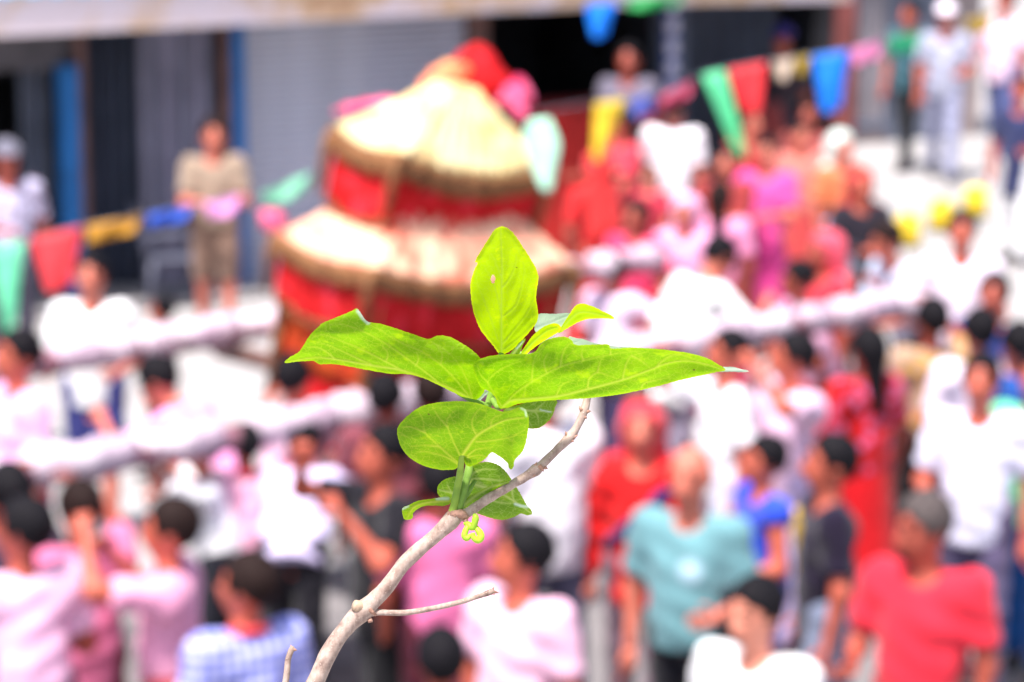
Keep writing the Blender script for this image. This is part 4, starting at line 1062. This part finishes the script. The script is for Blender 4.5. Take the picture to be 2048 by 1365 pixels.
# long right leaf, its far half first
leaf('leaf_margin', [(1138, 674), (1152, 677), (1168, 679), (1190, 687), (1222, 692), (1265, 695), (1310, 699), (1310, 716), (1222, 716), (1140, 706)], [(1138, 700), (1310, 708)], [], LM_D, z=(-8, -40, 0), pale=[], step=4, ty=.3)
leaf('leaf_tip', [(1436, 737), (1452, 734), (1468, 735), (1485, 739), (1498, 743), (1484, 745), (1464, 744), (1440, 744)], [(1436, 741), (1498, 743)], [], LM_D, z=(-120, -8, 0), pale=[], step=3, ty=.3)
leaf('leaf', c2([(338, 1250), (300, 1180), (270, 1140), (210, 1112), (178, 1060), (154, 990), (164, 940), (240, 905), (350, 890), (500, 886), (562, 870), (600, 820), (660, 785), (750, 772), (802, 795), (832, 826), (950, 824), (1048, 824), (1066, 850), (1200, 845), (1350, 852), (1500, 868), (1600, 885), (1700, 915), (1762, 950), (1822, 992), (1750, 1009), (1650, 1031), (1500, 1066), (1300, 1116), (1100, 1156), (900, 1179), (700, 1191), (560, 1201), (450, 1217)]),
     c2([(340, 1248), (400, 1195), (550, 1182), (720, 1165), (900, 1122), (1140, 1058), (1300, 1000), (1450, 945), (1600, 935), (1810, 990)]),
     [c2(k) for k in ([(355, 1225), (450, 1130), (600, 1035), (730, 970), (880, 930), (1060, 890), (1180, 872), (1260, 868)], [(340, 1230), (280, 1130), (250, 1075), (290, 1020), (370, 970), (480, 930)], [(730, 970), (742, 890), (785, 822), (830, 815)],
      [(540, 1072), (548, 960), (570, 890)], [(1060, 890), (1062, 850)], [(880, 928), (868, 880), (880, 850)], [(1140, 1056), (1165, 950), (1205, 898), (1300, 872)], [(910, 1115), (920, 1050), (975, 1010), (1050, 1030), (1130, 1058)],
      [(1350, 985), (1420, 920), (1500, 888), (1570, 905), (1650, 935)], [(1265, 1110), (1285, 1080), (1360, 1060), (1450, 1040)], [(250, 1075), (200, 1020), (180, 960)], [(640, 1015), (620, 940), (650, 880)], [(480, 1190), (500, 1110), (520, 1085)], [(700, 1168), (740, 1090), (820, 1060)], [(975, 1010), (990, 940), (1010, 900)], [(1200, 898), (1260, 930), (1330, 985)])],
     LM_L, z=(-22, -70, 0), cup=-1.1, curl=3.5, wave=6)
# broad lower leaf
leaf('leaf', c3([(590, 565), (575, 620), (545, 652), (480, 663), (380, 656), (250, 616), (150, 550), (90, 470), (60, 370), (70, 300), (140, 220), (250, 142), (400, 104), (560, 94), (700, 106), (830, 146), (930, 180), (1000, 170), (1060, 146), (1110, 152), (1136, 192), (1150, 260), (1136, 380), (1115, 470), (1080, 530), (1030, 582), (1025, 632), (1002, 662), (982, 640), (975, 610), (930, 570), (880, 535), (838, 520), (790, 570), (720, 612), (655, 636), (620, 610), (610, 570)]),
     c3([(590, 560), (640, 480), (720, 380), (830, 310), (960, 250), (1110, 232)]),
     [c3(k) for k in ([(582, 550), (520, 420), (478, 310), (480, 230), (540, 170)], [(560, 600), (410, 470), (292, 355), (275, 260), (245, 195)], [(555, 612), (460, 555), (320, 518), (220, 512)], [(710, 430), (850, 420), (1000, 390), (1110, 335)], [(640, 545), (720, 492), (850, 478)],
      [(720, 380), (680, 300), (690, 220), (760, 140)], [(292, 355), (180, 310), (95, 312)], [(478, 310), (400, 220), (370, 160)], [(830, 310), (850, 240), (930, 200)], [(640, 560), (740, 540), (800, 560)], [(410, 470), (280, 460), (170, 470)])],
     LM_M, z=(-40, -26, 0), cup=.9, curl=1.5, wave=5, pale=[(c3([(1085, 152), (1120, 170), (1128, 215)]), 2.6)])
# lower leaves behind the branch
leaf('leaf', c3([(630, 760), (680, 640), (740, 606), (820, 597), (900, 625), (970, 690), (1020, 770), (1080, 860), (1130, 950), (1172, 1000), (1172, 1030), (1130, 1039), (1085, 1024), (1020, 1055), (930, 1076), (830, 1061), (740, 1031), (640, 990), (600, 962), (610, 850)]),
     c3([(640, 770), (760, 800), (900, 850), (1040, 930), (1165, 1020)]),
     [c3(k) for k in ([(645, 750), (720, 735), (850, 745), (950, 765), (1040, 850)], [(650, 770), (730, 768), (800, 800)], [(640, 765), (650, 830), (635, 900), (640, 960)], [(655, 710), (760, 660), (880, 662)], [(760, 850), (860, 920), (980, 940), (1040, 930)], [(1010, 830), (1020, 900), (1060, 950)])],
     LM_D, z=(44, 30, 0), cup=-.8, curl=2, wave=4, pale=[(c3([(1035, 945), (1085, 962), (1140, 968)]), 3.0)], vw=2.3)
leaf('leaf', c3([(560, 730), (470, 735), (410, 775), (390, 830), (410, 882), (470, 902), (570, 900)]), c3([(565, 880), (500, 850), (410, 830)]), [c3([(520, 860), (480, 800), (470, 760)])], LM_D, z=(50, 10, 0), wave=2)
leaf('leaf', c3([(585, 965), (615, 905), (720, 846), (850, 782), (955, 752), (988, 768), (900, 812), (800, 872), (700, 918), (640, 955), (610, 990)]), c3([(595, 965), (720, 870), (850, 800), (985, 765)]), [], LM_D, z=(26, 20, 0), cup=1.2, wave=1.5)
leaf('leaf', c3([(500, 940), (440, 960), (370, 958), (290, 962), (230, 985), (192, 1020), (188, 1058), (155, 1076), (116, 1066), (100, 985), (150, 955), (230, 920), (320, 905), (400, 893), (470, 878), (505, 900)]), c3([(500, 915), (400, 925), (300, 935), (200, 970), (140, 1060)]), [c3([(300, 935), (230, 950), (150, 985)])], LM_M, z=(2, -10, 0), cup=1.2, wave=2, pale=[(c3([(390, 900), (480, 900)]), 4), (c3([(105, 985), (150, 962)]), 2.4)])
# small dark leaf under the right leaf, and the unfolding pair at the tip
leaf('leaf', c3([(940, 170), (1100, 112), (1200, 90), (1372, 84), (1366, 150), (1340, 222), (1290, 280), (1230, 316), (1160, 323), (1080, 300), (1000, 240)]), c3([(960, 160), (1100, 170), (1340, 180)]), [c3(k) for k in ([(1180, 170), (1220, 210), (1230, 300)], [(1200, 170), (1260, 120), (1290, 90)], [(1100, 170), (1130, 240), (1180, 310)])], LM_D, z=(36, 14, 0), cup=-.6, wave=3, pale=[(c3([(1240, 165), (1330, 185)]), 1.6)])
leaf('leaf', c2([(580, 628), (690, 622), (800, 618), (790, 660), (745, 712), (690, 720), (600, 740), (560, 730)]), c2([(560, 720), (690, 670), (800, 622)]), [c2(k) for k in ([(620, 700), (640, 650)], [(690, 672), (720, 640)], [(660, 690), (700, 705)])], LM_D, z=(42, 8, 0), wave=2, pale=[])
leaf('leaf', c2([(715, 750), (745, 690), (790, 622), (830, 566), (868, 554), (930, 567), (1000, 599), (1074, 638), (1082, 655), (1000, 651), (900, 659), (840, 680), (770, 722)]), c2([(730, 738), (790, 660), (880, 610), (1076, 648)]), [c2([(770, 690), (820, 620), (880, 585)])], LM_T, z=(34, 10, 0), cup=-.8, wave=2)
leaf('leaf', c2([(465, 890), (500, 830), (550, 762), (620, 706), (690, 684), (728, 702), (724, 736), (650, 782), (560, 842), (500, 890)]), c2([(480, 885), (560, 800), (640, 735), (720, 708)]), [c2([(560, 800), (600, 790), (650, 770)])], LM_T, z=(26, 6, 0), cup=1.0, wave=1.5)
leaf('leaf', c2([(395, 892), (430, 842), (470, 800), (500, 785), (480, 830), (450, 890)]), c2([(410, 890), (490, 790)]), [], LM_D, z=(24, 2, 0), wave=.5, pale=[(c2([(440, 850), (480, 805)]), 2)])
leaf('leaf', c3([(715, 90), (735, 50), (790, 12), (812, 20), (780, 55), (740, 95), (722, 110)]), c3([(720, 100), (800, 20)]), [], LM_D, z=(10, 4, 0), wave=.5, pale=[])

# woody stems
def bark_mat():
    m, n, b = newmat('pale_bark'); tc = n.nodes.new('ShaderNodeTexCoord')
    x = noise(n, 160, 6, rough=.65); r = ramp(n, x.outputs['Fac'], [(.3, lin((122, 98, 88))), (.5, lin((170, 148, 136))), (.7, lin((192, 172, 160)))])
    mp = n.nodes.new('ShaderNodeMapping'); mp.inputs['Rotation'].default_value = (0, rad(48), 0); mp.inputs['Scale'].default_value = (1, 1, .18); n.links.new(tc.outputs['Object'], mp.inputs[0])
    st = noise(n, 700, 4, vec=mp.outputs[0]); r2_ = ramp(n, st.outputs['Fac'], [(.35, (.72, .68, .64)), (.6, (1, 1, 1))])
    mx = n.nodes.new('ShaderNodeMix'); mx.data_type = 'RGBA'; mx.blend_type = 'MULTIPLY'; mx.inputs['Factor'].default_value = .6
    n.links.new(r.outputs[0], mx.inputs['A']); n.links.new(r2_.outputs[0], mx.inputs['B'])
    vo = n.nodes.new('ShaderNodeTexVoronoi'); vo.inputs['Scale'].default_value = 620; n.links.new(tc.outputs['Object'], vo.inputs[0])
    rl = ramp(n, vo.outputs['Distance'], [(.10, (.7, .7, .7)), (.2, (0, 0, 0))]); m2 = n.nodes.new('ShaderNodeMix'); m2.data_type = 'RGBA'; m2.inputs['B'].default_value = (*lin((206, 186, 172)), 1)
    n.links.new(rl.outputs[0], m2.inputs['Factor']); n.links.new(mx.outputs['Result'], m2.inputs['A'])
    n.links.new(m2.outputs['Result'], b.inputs['Base Color']); b.inputs['Roughness'].default_value = .8
    ad = n.nodes.new('ShaderNodeMath'); ad.operation = 'ADD'; n.links.new(st.outputs['Fac'], ad.inputs[0]); n.links.new(rl.outputs[0], ad.inputs[1])
    bump(n, b, ad.outputs[0], .55, .0005); return m
BARK = bark_mat()
GREEN = surf('green_stem', (.17, .29, .04), .2, 160, .5, .2, .0005, c2=(.12, .22, .03))
NODE = surf('node_scar', lin((170, 130, 112)), .25, 220, .85, .5, .0008)
def stem(name, pts, mat, n=14, ns=60, jit=.03, parent=None, ridge=.06):
    A = np.array(pts, float); S = spline(A, ns); m = MB()
    P = [tpt(*s[:3]) for s in S]; R_ = [s[3] * PXM * (1 + .03 * math.sin(k * .9)) for k, s in enumerate(S)]
    m.tube(P, R_, n, jit=jit); return m.build(name, mat, parent or twig, True)
# the stem runs on down out of the frame towards its bush
ms = stem('main_stem', [(470, 2300, 40, 24), (520, 1800, 20, 22), (575, 1500, 5, 20), (631, 1365, 0, 18), (664, 1295, 0, 17), (700, 1247, 0, 17), (727, 1221, 0, 21), (746, 1203, 0, 17), (772, 1176, 0, 15), (807, 1129, 0, 14.5), (840, 1098, 0, 14.5), (866, 1076, 0, 14.5), (890, 1054, 0, 15.5), (904, 1040, 0, 18), (915, 1026, 0, 15)], BARK, ns=110)
stem('cut_stub', [(730, 1221, -4, 11), (719, 1215, -10, 12), (712, 1212, -14, 12), (708, 1210.5, -16, 11)], surf('cut_wood', lin((186, 160, 136)), .16, 240, .8, .3, .0005), ns=14, parent=ms)
m = MB(); m.tube([tpt(735, 1212, -10), tpt(742, 1222, -18), tpt(752, 1231, -12)], [.0006, .0009, .0006], 8); m.tube([tpt(744, 1240, -6), tpt(736, 1243, -8)], [.0011, .0009], 8); m.build('node_ridge', NODE, ms, True)
sb = stem('side_branch', [(912, 1034, 2, 13), (935, 1026, -2, 10.5), (973, 1000, -4, 9.5), (1022, 971, -6, 9), (1054, 952, -6, 9.5), (1072, 940, -6, 12), (1085, 929, -6, 9), (1118, 896, -4, 8.5), (1138, 876, -4, 10.5), (1148, 864, -3, 8.5), (1160, 842, -2, 8), (1169, 821, 0, 8.5), (1174, 799, 4, 7.5), (1180, 770, 10, 7)], BARK, ns=80)
def scale(a, b, r, par):
    m = MB(); m.tube([tpt(*a), tpt(*[(p + q) / 2 for p, q in zip(a, b)]), tpt(*b)], [r * PXM, r * .8 * PXM, .3 * PXM], 6, jit=.2); m.build('bud_scale', NODE, par, True)
for a, b, r in (((1068, 936, -10), (1074, 924, -14), 4), ((1074, 944, -10), (1066, 954, -16), 4), ((1088, 935, -10), (1096, 938, -12), 4), ((1078, 932, -14), (1088, 944, -18), 5), ((1134, 872, -8), (1131, 863, -10), 4), ((1145, 876, -8), (1157, 870, -10), 4), ((1142, 881, -8), (1148, 884, -12), 3.5), ((1164, 822, -4), (1158, 812, -6), 4.5), ((1174, 824, -4), (1182, 823, -6), 4), ((1170, 834, -6), (1174, 838, -8), 3.5)):
    scale(a, b, r, sb)
st = stem('dry_twig', [(744, 1226, 2, 8), (756, 1225, 0, 6.3), (807, 1226, -4, 5.8), (861, 1218, -8, 5.6), (914, 1206, -12, 5.4), (957, 1193, -16, 5.2), (980, 1185, -18, 6.2), (988, 1183, -18, 5.5)], BARK, ns=40)
for a, b, r in (((984, 1182, -18), (988, 1174, -19), 3), ((986, 1184, -18), (998, 1186, -17), 4), ((984, 1186, -20), (990, 1190, -22), 3)): scale(a, b, r, st)
s2 = stem('dry_twig', [(545, 1560, 25, 8), (562, 1420, 10, 7), (573, 1352, 4, 6.5), (576, 1320, 2, 6), (583, 1300, 0, 6), (585, 1293, 0, 4)], BARK, ns=30)
for a, b, r in (((584, 1296, 0), (581, 1290, -2), 3), ((586, 1299, 0), (594, 1301, -3), 3.5)): scale(a, b, r, s2)
# green shoot and leaf stalks
gs = stem('green_shoot', [(910, 1032, 2, 14), (917, 1012, 2, 11), (929, 975, 4, 8.5), (937, 945, 8, 8.5), (944, 905, 14, 8.5), (962, 840, 14, 8.5), (978, 806, 12, 8), (992, 750, 14, 7), (1003, 706, 16, 5)], GREEN, ns=60)
GREEN2 = surf('pale_green_stalk', (.24, .36, .04), .18, 140, .5, .2, .0005, c2=(.15, .27, .03))
stem('leaf_stalk', [(905, 1026, -6, 9), (909, 1008, -8, 8), (915, 975, -14, 7.2), (920, 948, -26, 7), (922.5, 925, -38, 6), (923.5, 914, -43, 5), (934, 896, -44, 3)], GREEN2, ns=40)
stem('leaf_stalk', [(918, 1008, -2, 7), (935, 985, 10, 6), (950, 962, 30, 4)], GREEN, ns=16)
stem('leaf_stalk', [(985, 800, 8, 6), (996, 815, -14, 5.5), (1010, 810, -24, 4.5), (1030, 803, -25, 2)], GREEN, ns=16)
stem('leaf_stalk', [(975, 815, 8, 6), (960, 806, 0, 5), (940, 800, -2, 4.5), (915, 788, -1, 2.5)], GREEN, ns=16)
stem('leaf_stalk', [(1000, 720, 16, 5), (1030, 712, 24, 4), (1046, 705, 28, 3)], GREEN, ns=16)
stem('node_collar', [(898, 1032, -4, 6), (906, 1028, -10, 8), (914, 1027, -12, 7), (924, 1029, -12, 9), (934, 1036, -6, 7)], NODE, ns=20, parent=ms, jit=.16)
for a, b, r in (((900, 1024, -8), (896, 1034, -12), 5), ((930, 1040, -12), (936, 1050, -14), 5), ((926, 1030, -14), (934, 1028, -16), 5), ((906, 1030, -14), (912, 1036, -16), 4)): scale(a, b, r, ms)
BUD = surf('bud_green', (.34, .52, .03), .2, 200, .45, .1, .0004, c2=(.22, .4, .02))
bd_ = stem('bud', [(930, 1046, -10, 5), (938, 1050, -16, 6), (945, 1056, -20, 6.5), (950, 1044, -24, 7), (951, 1034, -24, 6.5), (947, 1031, -22, 4)], BUD, ns=30)
stem('bud', [(938, 1050, -14, 5), (932, 1060, -18, 6), (929, 1072, -20, 6.5), (934, 1077, -22, 6), (942, 1070, -24, 4)], BUD, ns=30)
stem('bud', [(948, 1052, -18, 5), (957, 1062, -22, 6.5), (962, 1072, -24, 7.5), (957, 1081, -26, 7), (948, 1076, -28, 6), (946, 1066, -28, 4)], BUD, ns=30)
